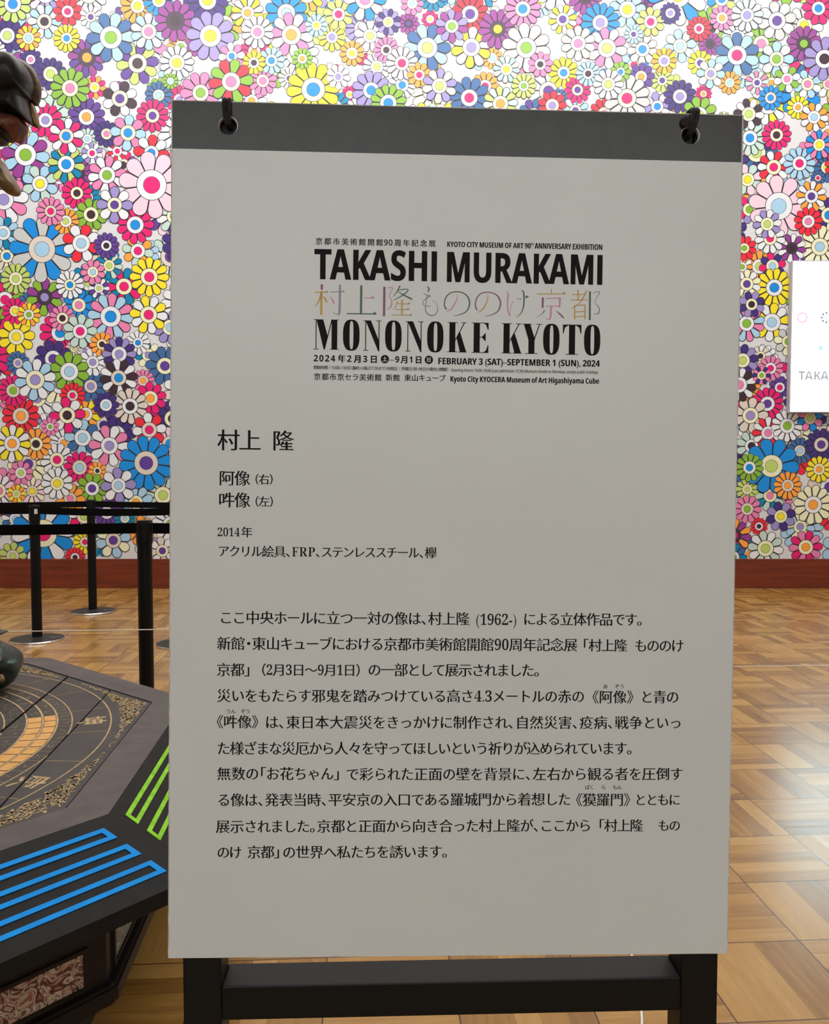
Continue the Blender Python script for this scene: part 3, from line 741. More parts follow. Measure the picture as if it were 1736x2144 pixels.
for col, pts in [
('plum', [(-144.05, 263.65, 2.36), (-144.01, 257.99, 2.17)]),
('ochre', [(-151.12, 255.22, 0.99), (-137.44, 255.77, 0.99)]),
('ochre', [(-137.44, 255.77), (-140.18, 255.72), (-138.62, 257.41)]),
('ochre', [(-144.29, 256.33, 2.36), (-144.29, 231.92, 2.36)]),
('ochre', [(-144.76, 253.88, 1.38), (-147.62, 245.04, 1.38), (-151.3, 239.9, 0.39)]),
('ochre', [(-142.78, 251.48, 0.59), (-140.31, 248.59, 1.77), (-138.72, 244.72, 1.58)]),
('greyblue', [(-135.28, 255.81, 0.79), (-120.02, 256.49, 0.79)]),
('greyblue', [(-119.82, 256.3), (-123.25, 256.23), (-121.6, 258.02)]),
('greyblue', [(-124.97, 263.52, 2.17), (-125.32, 235.68, 2.36), (-126.96, 232.53, 1.18)]),
('greyblue', [(-126.47, 232.53, 0.99), (-132.56, 234.38, 0.49)]),
('pink', [(-135.24, 250.93, 0.49), (-132.47, 247.27, 1.58), (-130.97, 243.4, 1.38)]),
('green', [(-102.73, 263.45, 2.36), (-102.75, 233.64, 2.36)]),
('pink', [(-99.37, 250.33, 0.79), (-88.87, 250.52, 0.79)]),
('pink', [(-88.57, 250.23), (-92.79, 250.15), (-90.85, 252.54)]),
('green', [(-117.66, 233.57, 1.18), (-86.74, 233.63, 1.18)]),
('green', [(-86.05, 233.45), (-90.38, 233.76), (-88.63, 236.34)]),
('plum', [(-78.47, 262.45, 2.36), (-78.56, 231.62, 2.36)]),
('pink', [(-75.21, 261.24, 0.69), (-69.61, 261.34, 0.99), (-73.17, 253.74, 0.79), (-70.66, 247.92, 0.99), (-71.38, 242.03, 1.58), (-75.49, 239.02, 0.49)]),
('green', [(-61.96, 263.74, 1.38), (-65.34, 257.31, 0.99), (-69.22, 252.15, 0.49)]),
('green', [(-64.37, 259.29, 0.79), (-53.55, 259.98, 0.99), (-58.91, 254.01, 1.18), (-69.18, 248.44, 0.49)]),
('green', [(-64.36, 257.82, 0.59), (-56.93, 253.56, 1.38), (-49.21, 249.78, 1.77)]),
('ochre', [(-59.65, 249.1, 1.58), (-59.68, 233.13, 1.58)]),
('ochre', [(-64.26, 248.04, 0.99), (-66.66, 241.63, 0.79), (-70.07, 238.43, 0.39)]),
('ochre', [(-66.2, 244.77, 0.79), (-51.13, 245.04, 0.79)]),
('ochre', [(-50.93, 244.75), (-54.28, 244.69), (-52.63, 246.58)]),
('ochre', [(-67.12, 238.88, 0.79), (-51.86, 239.15, 0.79)]),
('ochre', [(-51.66, 238.86), (-55.01, 238.8), (-53.35, 240.69)]),
('ochre', [(-70.7, 232.94, 0.79), (-49.04, 233.32, 0.79)]),
('ochre', [(-48.84, 233.03), (-52.19, 232.97), (-50.53, 234.86)]),
('plum', [(-33.59, 263.59, 0.59), (-31.39, 260.89, 1.77), (-33.13, 257.43, 0.59)]),
('greyblue', [(-37.46, 256.66, 0.59), (-34.78, 254.95, 0.99), (-29.53, 253.57, 1.18)]),
('greyblue', [(-29.83, 253.67, 1.18), (-35.71, 249.83, 0.89), (-37.93, 245.58, 0.89), (-35.64, 243.17, 0.79), (-30.2, 242.78, 0.99)]),
('greyblue', [(-33.1, 254.98, 0.99), (-34.77, 245.15, 0.99), (-34.49, 237.31, 1.18), (-29.61, 233.28, 1.38), (-24.39, 234.55, 1.28), (-22.07, 239.49, 0.99), (-23.83, 246.33, 0.59), (-27.81, 249.0, 0.39)]),
('green', [(-12.8, 239.88, 1.67), (-14.72, 242.97, 1.36), (-14.97, 247.12, 1.25), (-13.57, 252.34, 1.25), (-11.09, 255.5, 1.15), (-7.46, 257.85, 1.04), (-1.19, 258.59, 1.04), (4.59, 257.35, 1.15), (8.82, 254.31, 1.36), (11.18, 249.67, 1.56), (11.34, 245.0, 1.56), (9.51, 239.76, 1.25), (5.88, 236.58, 1.04), (0.15, 234.29, 0.73), (-5.08, 233.47, 0.42)]),
('pink', [(-1.48, 256.71, 0.42), (-1.84, 251.51, 1.04), (-4.18, 245.76, 1.36), (-7.99, 240.18, 1.36), (-12.46, 237.6, 0.63)]),
('plum', [(19.48, 239.74, 1.67), (17.97, 243.04, 1.36), (17.71, 247.19, 1.25), (19.11, 252.42, 1.25), (21.59, 255.58, 1.15), (25.23, 257.94, 1.04), (31.52, 258.68, 1.04), (37.31, 257.44, 1.15), (41.55, 254.39, 1.36), (43.92, 249.75, 1.56), (44.09, 245.07, 1.56), (42.26, 239.83, 1.25), (38.63, 236.75, 1.04), (32.88, 234.35, 0.73), (27.43, 233.32, 0.42)]),
('ochre', [(30.71, 256.48, 0.42), (30.46, 251.59, 1.04), (28.33, 245.31, 1.36), (24.52, 239.72, 1.36), (20.35, 237.36, 0.73)]),
('pink', [(50.72, 260.29, 0.42), (52.24, 256.67, 1.46), (51.72, 248.33, 1.36), (52.25, 240.01, 1.36), (54.44, 233.8, 0.83)]),
('pink', [(54.23, 233.79, 0.52), (55.76, 245.28, 0.73), (58.0, 250.32, 0.42)]),
('greyblue', [(61.13, 252.67, 0.42), (66.4, 251.94, 1.04)]),
('green', [(70.77, 256.18), (74.68, 255.01), (70.6, 252.64)]),
('green', [(66.27, 261.62, 0.63), (68.62, 259.06, 1.56), (69.09, 247.61, 1.56), (66.8, 238.19, 1.04), (61.08, 232.77, 0.42)]),
('ochre', [(98.07, 263.26, 1.04), (98.34, 259.09, 1.25)]),
('ochre', [(82.86, 257.76, 1.04), (113.13, 258.64, 0.94)]),
('ochre', [(113.77, 258.23), (109.23, 258.15), (111.61, 260.91)]),
('pink', [(92.41, 253.25, 0.94), (107.7, 253.95, 0.94)]),
('pink', [(107.48, 254.57, 1.88), (107.0, 244.13, 1.88)]),
('pink', [(92.53, 245.12, 0.83), (107.3, 245.7, 0.83)]),
('plum', [(89.23, 254.23, 2.09), (89.07, 243.28, 1.88)]),
('pink', [(98.12, 245.01, 1.88), (97.45, 232.99, 1.88), (94.83, 231.38, 0.83), (91.64, 232.89, 0.42)]),
('greyblue', [(91.53, 240.72, 1.88), (87.9, 236.48, 0.94), (82.88, 233.26, 0.42)]),
('plum', [(103.68, 240.41, 0.52), (108.49, 236.32, 1.56), (111.81, 232.93, 1.36)]),
('ochre', [(126.59, 262.75, 1.46), (126.76, 251.79, 1.46)]),
('ochre', [(120.32, 257.73, 0.83), (135.11, 258.73, 0.83)]),
('ochre', [(118.83, 251.86, 0.83), (137.32, 252.82, 0.83)]),
('ochre', [(135.91, 262.2, 1.67), (128.9, 249.74, 1.15), (118.97, 242.46, 0.42)]),
('ochre', [(123.14, 246.51, 1.36), (123.35, 231.88, 1.46)]),
('ochre', [(134.23, 247.23, 1.36), (134.25, 232.08, 1.46)]),
('ochre', [(123.45, 246.51, 0.94), (134.24, 247.02, 0.94)]),
('ochre', [(123.55, 239.83, 0.94), (134.13, 240.33, 0.94)]),
('ochre', [(123.63, 234.81, 0.94), (134.2, 235.32, 0.94)]),
('green', [(139.3, 261.63, 2.09), (139.56, 231.33, 2.09)]),
('greyblue', [(142.5, 259.92, 0.52), (149.69, 261.1, 1.04), (144.76, 250.77, 0.63), (149.31, 244.37, 1.25), (148.66, 238.6, 1.46), (143.7, 237.68, 0.42)])]:
    ci = K.index(col)
    if len(pts[0]) == 2: S.poly(pts, ci); continue
    pp = smooth_path([(x, z, wd_) for x, z, wd_ in pts], 5) if len(pts) > 2 else [Vector(p) for p in pts]
    Lp, Rp = [], []
    for i, p in enumerate(pp):
        a, b = pp[max(i-1, 0)], pp[min(i+1, len(pp)-1)]; t = Vector((b.x-a.x, b.y-a.y)); t.normalize()
        n_ = Vector((-t.y, t.x))*p.z/2; Lp.append((p.x+n_.x, p.y+n_.y)); Rp.append((p.x-n_.x, p.y-n_.y))
    for i in range(len(pp)-1): S.poly([Lp[i], Lp[i+1], Rp[i+1], Rp[i]], ci)
S.build('coloured_title_lettering', -.0005, [mat('ink_'+k, KC[k], .45) for k in K], sign)['label'] = 'row of large thin characters in plum, ochre, green, grey and pink'
# the same lettering style on the wall display

grey_ink = emit('screen_faint_grey', (0.30, 0.30, 0.33), 1.0)
for word, a_, b_ in (('TAKASHI', -535, -45), ('MURAKAMI', 15, 560)):
    T = Print(); string_latin(T, word, a_, b_, -430, -340, (-.01, -.01), BOLD); T.build('screen_lettering', -.0785, [grey_ink], wd)
mark_mats = [emit('screen_rose', (.9, .55, .8), 1.05), grey_ink, emit('screen_cyan', (.3, .75, .8), 1.0)]
def ringdots(cx, cz, r, n, d, ci):
    U = Print()
    for k in range(n):
        a = 2*PI*k/n; x, z = cx+r*math.cos(a), cz+r*math.sin(a); U.poly([(x+d*1.5*math.cos(t*PI/3), z+d*1.5*math.sin(t*PI/3)) for t in range(6)], ci)
    U.build('screen_mark', -.0785, mark_mats, wd)
ringdots(-510, 190, 46, 20, 7, 0); ringdots(-365, 195, 18, 8, 3, 1); ringdots(-270, 190, 46, 8, 9, 1); ringdots(-320, -110, 14, 6, 6, 2); ringdots(-130, 240, 80, 22, 8, 0); ringdots(60, 160, 60, 14, 9, 2); ringdots(260, 210, 70, 18, 8, 1)
bpy.data.objects.remove(tob); bpy.data.curves.remove(cu)

# ------------------------------------------------------------------ the stand behind the sign
black_metal = noisy('black_powder_coat', (9, 8, 6), (13, 12, 10), 300, 0.5, detail=2, spec=.25)
stand = thing('sign_stand', 'black square tube metal stand carrying the large information sign', 'stand')
stand.matrix_world = Matrix.Translation((0.04396921, 0.88001447, 0)) @ Matrix.Rotation(rz_, 4, 'Z')
def bar(name, *b): bm = bmesh.new(); box(bm, *b, .002); return obj(name, bm, black_metal, stand)
FY0, FY1 = .020, .064
bar('post', -.2985, -.2565, FY0, FY1, .02, 1.553); bar('post', .2565, .2985, FY0, FY1, .02, 1.553)
bar('lower_rail', -.2565, .2565, FY0, FY1, .5655, .6045); bar('upper_rail', -.2565, .2565, FY0, FY1, 1.505, 1.553)
for s in (-1, 1): bar('foot', s*.2775-.022, s*.2775+.022, -.17, .25, 0, .02)

# ------------------------------------------------------------------ cords holding the sign
cord_m = noisy('black_braided_cord', (22, 18, 18), (44, 38, 38), 500, 0.75, bump=.6)
for (hx, hz), lab, dark_lump, dx in ((HOLES[0], 'black cord looped through the left hole of the sign', False, -.001), (HOLES[1], 'black cord looped through the right hole of the sign', True, .0035)):
    cd = thing('hanging_cord', lab, 'cord', group='cords hanging the sign'); cd.matrix_world = SIGN_M.copy()
    for k, off in enumerate((-.0026, .0022)):
        pts = [(hx+off*.5, .022, hz+.002), (hx+off*.4, .009, hz+.0008), (hx+off*.5, -.001, hz+.002), (hx+off*.8+dx*.3, -.0040, hz+.0075), (hx+off+dx, -.0040, hz+.018), (hx+off+dx*1.2, -.0025, hz+.0245), (hx+off+dx*1.1, .004, hz+.0272), (hx+off, .012, hz+.0225), (hx+off, .017, hz+.012), (hx+off*.6, .0205, hz+.004)]
        bm = bmesh.new(); tube(bm, smooth_path(pts, 6), .0023, 10); obj('strand', bm, cord_m, cd, True)
    if dark_lump:  # flattened dark lump beside the right cord
        bm = bmesh.new(); bmesh.ops.create_uvsphere(bm, u_segments=16, v_segments=10, radius=1)
        for v in bm.verts: v.co = Vector((hx-.0068+v.co.x*.0052, -.0030+v.co.y*.0022, hz+.0120+v.co.z*.0062))
        obj('dark_lump', bm, cord_m, cd, True)

# ------------------------------------------------------------------ octagonal pedestal
PC = Vector((-1.664, 1.937)); A3 = math.radians(-17.25); ZP = .5
ped = thing('octagonal_pedestal', 'dark octagonal pedestal with gold ringed top and blue and green stripes', 'pedestal', (PC.x, PC.y, 0))
def octo(R): return [(R*math.cos(A3+k*PI/4), R*math.sin(A3+k*PI/4)) for k in range(8)]
frame_m = noisy('matt_dark_brown_stone', (66, 61, 58), (84, 78, 74), 14, 0.42, detail=6)
dark_m = noisy('black_lacquer', (27, 26, 24), (34, 32, 30), 30, 0.6, detail=4, spec=.15)
body_m = noisy('brown_black_wood', (24, 18, 15), (34, 26, 21), 8, 0.5, stretch=(1, 1, 5), spec=.3)
R_in, R1, R2 = 1.012, 1.111, 1.306
def ring_prism(bm, Ra, Rb, z0, z1):
    a, b = octo(Ra), octo(Rb); V = []
    for z in (z0, z1):
        V.append([bm.verts.new((*p, z)) for p in a]); V.append([bm.verts.new((*p, z)) for p in b])
    for k in range(8):
        j = (k+1) % 8
        bm.faces.new([V[2][k], V[3][k], V[3][j], V[2][j]]); bm.faces.new([V[0][k], V[0][j], V[1][j], V[1][k]])
        bm.faces.new([V[0][k], V[2][k], V[2][j], V[0][j]]); bm.faces.new([V[1][k], V[1][j], V[3][j], V[3][k]])
bm = bmesh.new(); ring_prism(bm, R_in, R1, ZP-.03, ZP); obj('top_frame', bm, frame_m, ped)
bm = bmesh.new()                                                     # sloping skirt
a, b, c, d = octo(R1), octo(R2), octo(R2), octo(1.07)
za = [ZP-.0005, ZP-.098, ZP-.128, ZP-.128]
VV = [[bm.verts.new((*p, z)) for p in q] for q, z in zip((a, b, c, d), za)]
VV.append([bm.verts.new((*p, ZP-.03)) for p in octo(1.07)])
for u, v in zip(VV, VV[1:]):
    for k in range(8): bm.faces.new([u[k], v[k], v[(k+1) % 8], u[(k+1) % 8]])
obj('sloping_skirt', bm, dark_m, ped)
# plank tops, cut along straight joints 7 degrees off the sight line
pa = math.radians(-83.2); ud = Vector((math.cos(pa), math.sin(pa))); nd = Vector((-ud.y, ud.x))*1.0
if nd.x < 0: nd = -nd
cuts = [-1.2, -.78, -.36, .06, .33, .607, .788, 1.2]
plank_m = noisy('black_stained_plank', (44, 42, 38), (56, 53, 48), 10, 0.45, detail=6, stretch=(1, 1, 1))
def clip(poly, n, d, keep_ge):
    out = []
    for p, q in zip(poly, poly[1:]+poly[:1]):
        a_, b_ = p.dot(n)-d, q.dot(n)-d
        if not keep_ge: a_, b_ = -a_, -b_
        if a_ >= 0: out.append(p)
        if (a_ >= 0) != (b_ >= 0): out.append(p+(q-p)*(a_/(a_-b_)))
    return out
GZ = ZP-.002
for i in range(len(cuts)-1):
    g = .0022 if i not in (4,) else .0022
    pg = [Vector(p) for p in octo(R_in-.004)]
    lo = cuts[i]+(.004 if abs(cuts[i]-.607) < .01 else g); hi = cuts[i+1]-(.004 if abs(cuts[i+1]-.607) < .01 else g)
    pg = clip(pg, nd, lo, True)
    if pg: pg = clip(pg, nd, hi, False)
    if len(pg) < 3: continue
    bm = bmesh.new(); prism(bm, [(p.x, p.y) for p in pg], ZP-.03, GZ); obj('top_plank', bm, plank_m, ped)
bm = bmesh.new(); prism(bm, octo(R_in), ZP-.034, ZP-.0302); obj('inner_deck', bm, mat('joint_black', (12, 11, 10), .8), ped)
# gilt drawing on the planks (kept clear of the joints)
gold = noisy('rubbed_gilt', (158, 134, 92), (194, 166, 114), 60, 0.5, metal=0.1)
pale = noisy('gilt_cells', (206, 150, 74), (222, 168, 92), 40, 0.5, metal=0.1)
GD = Print(); PD = Print(); rg = random.Random(3)
def on_joint(x, y):
    s = x*nd.x+y*nd.y
    return any(abs(s-c_) < (.0045 if abs(c_-.607) < .01 else .0028) for c_ in cuts)
def arcband(P_, r0, r1, a0, a1, n=None):
    n = n or max(1, int((a1-a0)/math.radians(.8)))
    for k in range(n):
        t0, t1 = a0+(a1-a0)*k/n, a0+(a1-a0)*(k+1)/n; tm = (t0+t1)/2; rm = (r0+r1)/2
        if on_joint(rm*math.cos(tm), rm*math.sin(tm)): continue
        P_.poly([(r0*math.cos(t0), r0*math.sin(t0)), (r1*math.cos(t0), r1*math.sin(t0)), (r1*math.cos(t1), r1*math.sin(t1)), (r0*math.cos(t1), r0*math.sin(t1))])
for r, wd_ in ((.889, .004), (.79, .0035), (.753, .005), (.717, .0055), (.677, .0045), (.622, .004), (.56, .004), (.48, .004)): arcband(GD, r-wd_/2, r+wd_/2, 0, 2*PI)
def dash(x0, y0, x1, y1, wd_):
    n = max(1, int(math.hypot(x1-x0, y1-y0)/.006)); dx, dy = x1-x0, y1-y0; l = math.hypot(dx, dy); px, py = -dy/l*wd_/2, dx/l*wd_/2
    for k in range(n):
        t0, t1 = k/n, (k+1)/n; ax, ay, bx, by = x0+dx*t0, y0+dy*t0, x0+dx*t1, y0+dy*t1
        if on_joint((ax+bx)/2, (ay+by)/2): continue
        GD.poly([(ax+px, ay+py), (ax-px, ay-py), (bx-px, by-py), (bx+px, by+py)])
for k in range(24):
    t = math.radians(-1.6+15*k); dash(.795*math.cos(t), .795*math.sin(t), .885*math.cos(t), .885*math.sin(t), .0022)
for k in range(72):
    t = math.radians(-1.6+5*k)
    dash(.757*math.cos(t), .757*math.sin(t), .787*math.cos(t), .787*math.sin(t), .0014)
    dash(.627*math.cos(t), .627*math.sin(t), .674*math.cos(t), .674*math.sin(t), .0014)
# gilt squares on one side, small engraved writing elsewhere
for k in range(0, 15):
    t0 = math.radians(27.6-4.3*(k+1)); t1 = math.radians(27.6-4.3*k)
    arcband(PD, .680, .713, t0+.0035, t1-.0035); arcband(PD, .721, .749, t0+.0035, t1-.0035)
def scribble(r, t, h, n):
    for _ in range(n):
        rr = r+rg.uniform(-h, h); tt = t+rg.uniform(-h, h)/r; l = rg.uniform(.3, 1.0)*h; a_ = t+(0 if rg.random() < .5 else PI/2)+rg.uniform(-.15, .15)
        x, y = rr*math.cos(tt), rr*math.sin(tt); dash(x-math.cos(a_)*l/2, y-math.sin(a_)*l/2, x+math.cos(a_)*l/2, y+math.sin(a_)*l/2, .0017)
for k in range(72):
    t = math.radians(.9+5*k)
    scribble(.772, t, .010, 5); scribble(.650, t, .012, 4)
    if not (-37 < math.degrees((t+PI) % (2*PI)-PI) < 27.6): scribble(.697, t, .012, 5); scribble(.735, t, .010, 5)
# two brush characters facing outwards and scroll work in the corners
def big(ch, r, deg, size):
    t = math.radians(deg); W, F = weight(*glyph2(ch), .022, .014); c_, s_ = math.cos(t), math.sin(t); n0 = len(GD.V)
    pts = []
    for a_, b_ in W:
        u, v = (a_-.5)*size, (b_-.38)*size            # top of the character points to the rim
        pts.append((r*c_+v*c_+u*s_, r*s_+v*s_-u*c_))
    for f in F:
        q = [pts[i] for i in f]
        if not any(on_joint(*p) for p in q): GD.poly(q)
cu = bpy.data.curves.new('type', 'FONT'); cu.resolution_u = 3; tob = bpy.data.objects.new('type', cu); C.objects.link(tob)
glyph2 = glyph
for i, ch in enumerate('坤未丁午丙巳巽辰乙卯甲寅艮丑癸子壬亥乾戌辛酉庚申'):
    if i in (0, 22): big(ch, .84, (20.5, -10.5)[0 if i == 0 else 1], .078)
bpy.data.objects.remove(tob); bpy.data.curves.remove(cu)
for k in range(8):
    tc_ = A3+k*PI/4
    for _ in range(300):
        t = tc_+rg.gauss(0, .13); lim = (R_in-.012)*math.cos(PI/8)/math.cos(((t-A3) % (PI/4))-PI/8); r = rg.uniform(.915, max(.92, lim-.008))
        if r > lim-.006: continue
        x, y = r*math.cos(t), r*math.sin(t); a_ = t+PI/2+rg.uniform(-.9, .9); l = rg.uniform(.008, .022)
        dash(x-math.cos(a_)*l/2, y-math.sin(a_)*l/2, x+math.cos(a_)*l/2, y+math.sin(a_)*l/2, rg.uniform(.002, .0055))
def flat(P_, name, m, z):
    F = ccw(P_.V, P_.F); o = pyobj(name, [(x, y, z) for x, y in P_.V], F, m, ped); return o
flat(GD, 'gilt_line_drawing', gold, GZ+.0004); flat(PD, 'gilt_cells', pale, GZ+.0004)['label'] = 'double arc of orange gilt squares'
# striped frets on the sloping skirt: three long hairpin loops on each shown side
def face_frame(k0):
    a_, b_ = octo(R1), octo(R2); A = Vector((*a_[k0], ZP)); B = Vector((*a_[(k0+1) % 8], ZP)); A2 = Vector((*b_[k0], ZP-.098)); B2 = Vector((*b_[(k0+1) % 8], ZP-.098))
    mid = (A+B)/2; ex = (B-A).normalized(); ey = ((A2+B2)/2-mid).normalized(); n = ey.cross(ex)
    if n.z < 0: n = -n
    return mid, ex, ey, n
def fret(k0, m, name, near_right):
    mid, ex, ey, n = face_frame(k0); bm = bmesh.new()
    def strip(pts):
        vs_ = [mid+ex*u+ey*v+n*h for h in (.0002, .0016) for u, v in pts]; nn = len(pts)
        q = [bm.verts.new(p) for p in vs_]
        bm.faces.new(q[nn:]); bm.faces.new(q[:nn][::-1])
        for i in range(nn): bm.faces.new([q[i], q[(i+1) % nn], q[nn+(i+1) % nn], q[nn+i]])
    t = .0092
    for v0, v1 in ((.029, .0605), (.0815, .1145), (.135, .170)):
        ea, eb = .3885+v0*.40, .3885+v1*.40                        # loop ends follow the ridge between two sides
        strip([(-ea, v0), (ea, v0), (ea+t*.4, v0+t), (-ea-t*.4, v0+t)]); strip([(-eb+t*.4, v1-t), (eb-t*.4, v1-t), (eb, v1), (-eb, v1)])
        for s in (-1, 1): strip([(s*(ea-.012+t*.4), v0+t), (s*(ea+t*.4), v0+t), (s*(eb-t*.4), v1-t), (s*(eb-.012-t*.4), v1-t)])
    return obj(name, bm, m, ped)
blue_m = noisy('blue_paint', (0, 136, 220), (8, 148, 230), 25, 0.6, detail=6, spec=.15)
green_m = noisy('green_paint', (122, 190, 34), (150, 214, 60), 40, 0.6, detail=6, spec=.15)
fret(7, blue_m, 'blue_fret', True)['label'] = 'bright blue hairpin stripes'
fret(0, green_m, 'green_fret', False)['label'] = 'bright green hairpin stripes'
# body, painted panels, foot moulding
RB = 1.10
bm = bmesh.new(); prism(bm, octo(RB), .15, ZP-.128); obj('body', bm, body_m, ped)
bm = bmesh.new(); ring_prism(bm, .9, 1.125, .118, .158); bmesh.ops.bevel(bm, geom=bm.edges[:], offset=.006, segments=2, affect='EDGES'); obj('base_moulding', bm, body_m, ped)
bm = bmesh.new(); prism(bm, octo(1.03), 0, .119); obj('plinth', bm, body_m, ped)
def swirl_mat(name, cols):
    m = mat(name, cols[0], .45); nt = m.node_tree; b = nt.nodes['Principled BSDF']; L = nt.links.new
    tc = nt.nodes.new('ShaderNodeTexCoord'); nz = nt.nodes.new('ShaderNodeTexNoise'); nz.inputs['Scale'].default_value = 17; nz.inputs['Detail'].default_value = 2.5; nz.inputs['Distortion'].default_value = 2.2
    ml = nt.nodes.new('ShaderNodeMath'); ml.operation = 'MULTIPLY'; ml.inputs[1].default_value = 5.0; fr = nt.nodes.new('ShaderNodeMath'); fr.operation = 'FRACT'
    rp = nt.nodes.new('ShaderNodeValToRGB'); rp.color_ramp.interpolation = 'LINEAR'
    n = len(cols); els = rp.color_ramp.elements
    els[0].color = (*lin(cols[0]), 1); els[1].color = (*lin(cols[-1]), 1); els[1].position = 1
    for i, c_ in enumerate(cols[1:-1], 1): e = els.new(i/(n-1)); e.color = (*lin(c_), 1)
    L(tc.outputs['Object'], nz.inputs['Vector']); L(nz.outputs['Fac'], ml.inputs[0]); L(ml.outputs[0], fr.inputs[0]); L(fr.outputs[0], rp.inputs[0]); L(rp.outputs[0], b.inputs['Base Color'])
    return m
warm_sw = swirl_mat('painted_swirls_warm', [(34, 20, 20), (150, 92, 74), (196, 166, 136), (112, 60, 70), (206, 190, 160), (120, 74, 58), (30, 18, 18)])
cool_sw = swirl_mat('painted_swirls_grey', [(26, 26, 26), (150, 158, 150), (60, 66, 62), (190, 196, 186), (40, 40, 38)])
hs = RB*math.sin(PI/8); ap = RB*math.cos(PI/8)
for k in range(8):
    t = A3+PI/8+k*PI/4; bm = bmesh.new(); box(bm, -hs+.05, hs-.05, 0, .004, .172, .240)
    o = obj('painted_panel', bm, cool_sw if k % 2 == 0 else warm_sw, ped)
    o.location = ((ap-.001)*math.cos(t), (ap-.001)*math.sin(t), 0); o.rotation_euler = (0, 0, t-PI/2)
    o['label'] = 'inset panel painted with grey swirls' if k % 2 == 0 else 'inset panel painted with rust, cream and plum swirls'
    f = bmesh.new()
    for q in ((-hs+.04, hs-.04, .164, .172), (-hs+.04, hs-.04, .240, .248), (-hs+.04, -hs+.05, .172, .240), (hs-.05, hs-.04, .172, .240)): box(f, q[0], q[1], 0, .008, q[2], q[3])
    fo = obj('panel_frame', f, body_m, o)

# ------------------------------------------------------------------ bronze sculpture on the pedestal (only its tips reach the picture)
def bronze(name, c1, c2, sc_=14, rough=.4, metal=.35, lo=.45, hi=.75): return noisy(name, c1, c2, sc_, rough, metal, 6, lo, hi, bump=.25)
br_dark = bronze('dark_bronze', (14, 9, 6), (60, 46, 30), 10, lo=.62, hi=.95)
br_gold = bronze('worn_gold_bronze', (74, 54, 30), (170, 136, 84), 16)
br_rust = bronze('rust_red_bronze', (88, 42, 22), (170, 104, 58), 40, .5, .3)
br_green = bronze('dark_green_bronze', (30, 36, 33), (70, 82, 76), 12, .22, .4)
sta = thing('bronze_sculpture', 'dark bronze sculpture standing on the octagonal pedestal at the left edge', 'sculpture', (PC.x, PC.y, ZP))
sox, soy = PC.x, PC.y
bm = bmesh.new()                                                     # robed standing mass, left of the picture
rg2 = random.Random(9); n = 40; rings = []
for z, r in ((-.001, .30), (.05, .34), (.25, .33), (.6, .28), (.95, .25), (1.2, .27), (1.45, .30), (1.62, .27), (1.75, .16), (1.85, .12), (1.95, .15), (2.08, .17), (2.2, .14), (2.28, .05)):
    rings.append([bm.verts.new((-.14+r*(1+.10*math.sin(7*2*PI*k/n+z*3)*(1 if z < 1.2 else .4))*math.cos(2*PI*k/n), r*(1+.10*math.sin(7*2*PI*k/n+z*3)*(1 if z < 1.2 else .4))*math.sin(2*PI*k/n), z)) for k in range(n)])
for a, b in zip(rings, rings[1:]):
    for k in range(n): bm.faces.new([a[k], a[(k+1) % n], b[(k+1) % n], b[k]])
bm.faces.new(rings[0][::-1]); bm.faces.new(rings[-1]); obj('robed_body', bm, br_dark, sta, True)
def pillow(bm, outline, cx, cz, thick, y, rows=6):
    """solid with a rounded cross-section inside an outline (metres, about its own middle)"""
    rr = []
    for i in range(rows+1):
        t = i/rows*PI; s = math.sin(t)**.6 if 0 < i < rows else 0.02; yy = y-thick*math.cos(t)
        rr.append([bm.verts.new((cx+(px-cx)*s, yy, cz+(pz-cz)*s)) for px, pz in outline])
    m = len(outline)
    for a, b in zip(rr, rr[1:]):
        for k in range(m): bm.faces.new([a[k], a[(k+1) % m], b[(k+1) % m], b[k]])
    bm.faces.new(rr[0][::-1]); bm.faces.new(rr[-1])
YS = 1.92
def px2w(p):                                                         # measured place of a tip at the sculpture's own distance
    th = math.atan(81/1740); u = -(p[1]-1072)/1740; t = YS/(math.cos(th)+u*math.sin(th))
    return (p[0]-868)/1740*t-sox, CAM_H+(u*math.cos(th)-math.sin(th))*t-ZP
def shape(name, pts, thick, m, y=YS, cen=None):
    q = smooth_path([(*px2w(p), 0) for p in pts], 4); q = [(v.x, v.y) for v in q]
    cx = sum(v[0] for v in q)/len(q); cz = sum(v[1] for v in q)/len(q)
    if cen: cx, cz = px2w(cen)
    bm = bmesh.new(); pillow(bm, q, cx, cz, thick, y-soy); return obj(name, bm, m, sta, True)
shape('leaf_rim', [(-40, 118), (10, 119), (30, 114), (50, 124), (67, 142), (76, 166), (77, 190), (72, 208), (60, 214), (-40, 200)], .022, br_gold, YS+.02)
shape('curled_leaf', [(-40, 150), (14, 132), (30, 128), (48, 134), (63, 150), (72, 171), (73.5, 190), (68, 206), (60, 216), (-40, 240)], .055, br_dark, YS-.025)
shape('leaf_beak', [(-40, 195), (55, 195), (62, 216), (68, 240), (73, 262), (70, 266), (52, 256), (30, 250), (-40, 250)], .05, br_dark, YS-.02)
shape('beak_edge', [(50, 222), (62, 210), (71, 226), (76, 246), (77, 264), (68, 262), (56, 244)], .012, br_gold, YS+.01)
shape('rust_roll', [(-40, 246), (20, 248), (52, 256), (57, 266), (50, 284), (40, 299), (28, 296), (-40, 270)], .045, br_rust, YS-.01)
shape('dark_roll', [(-40, 270), (8, 272), (26, 285), (38, 298), (30, 301), (20, 297), (18, 304), (6, 311), (-40, 310)], .04, br_dark, YS-.03)
shape('bronze_lobe', [(-20, 132), (2, 132), (15, 142), (12, 165), (3, 176), (-20, 172)], .02, br_gold, YS-.07)
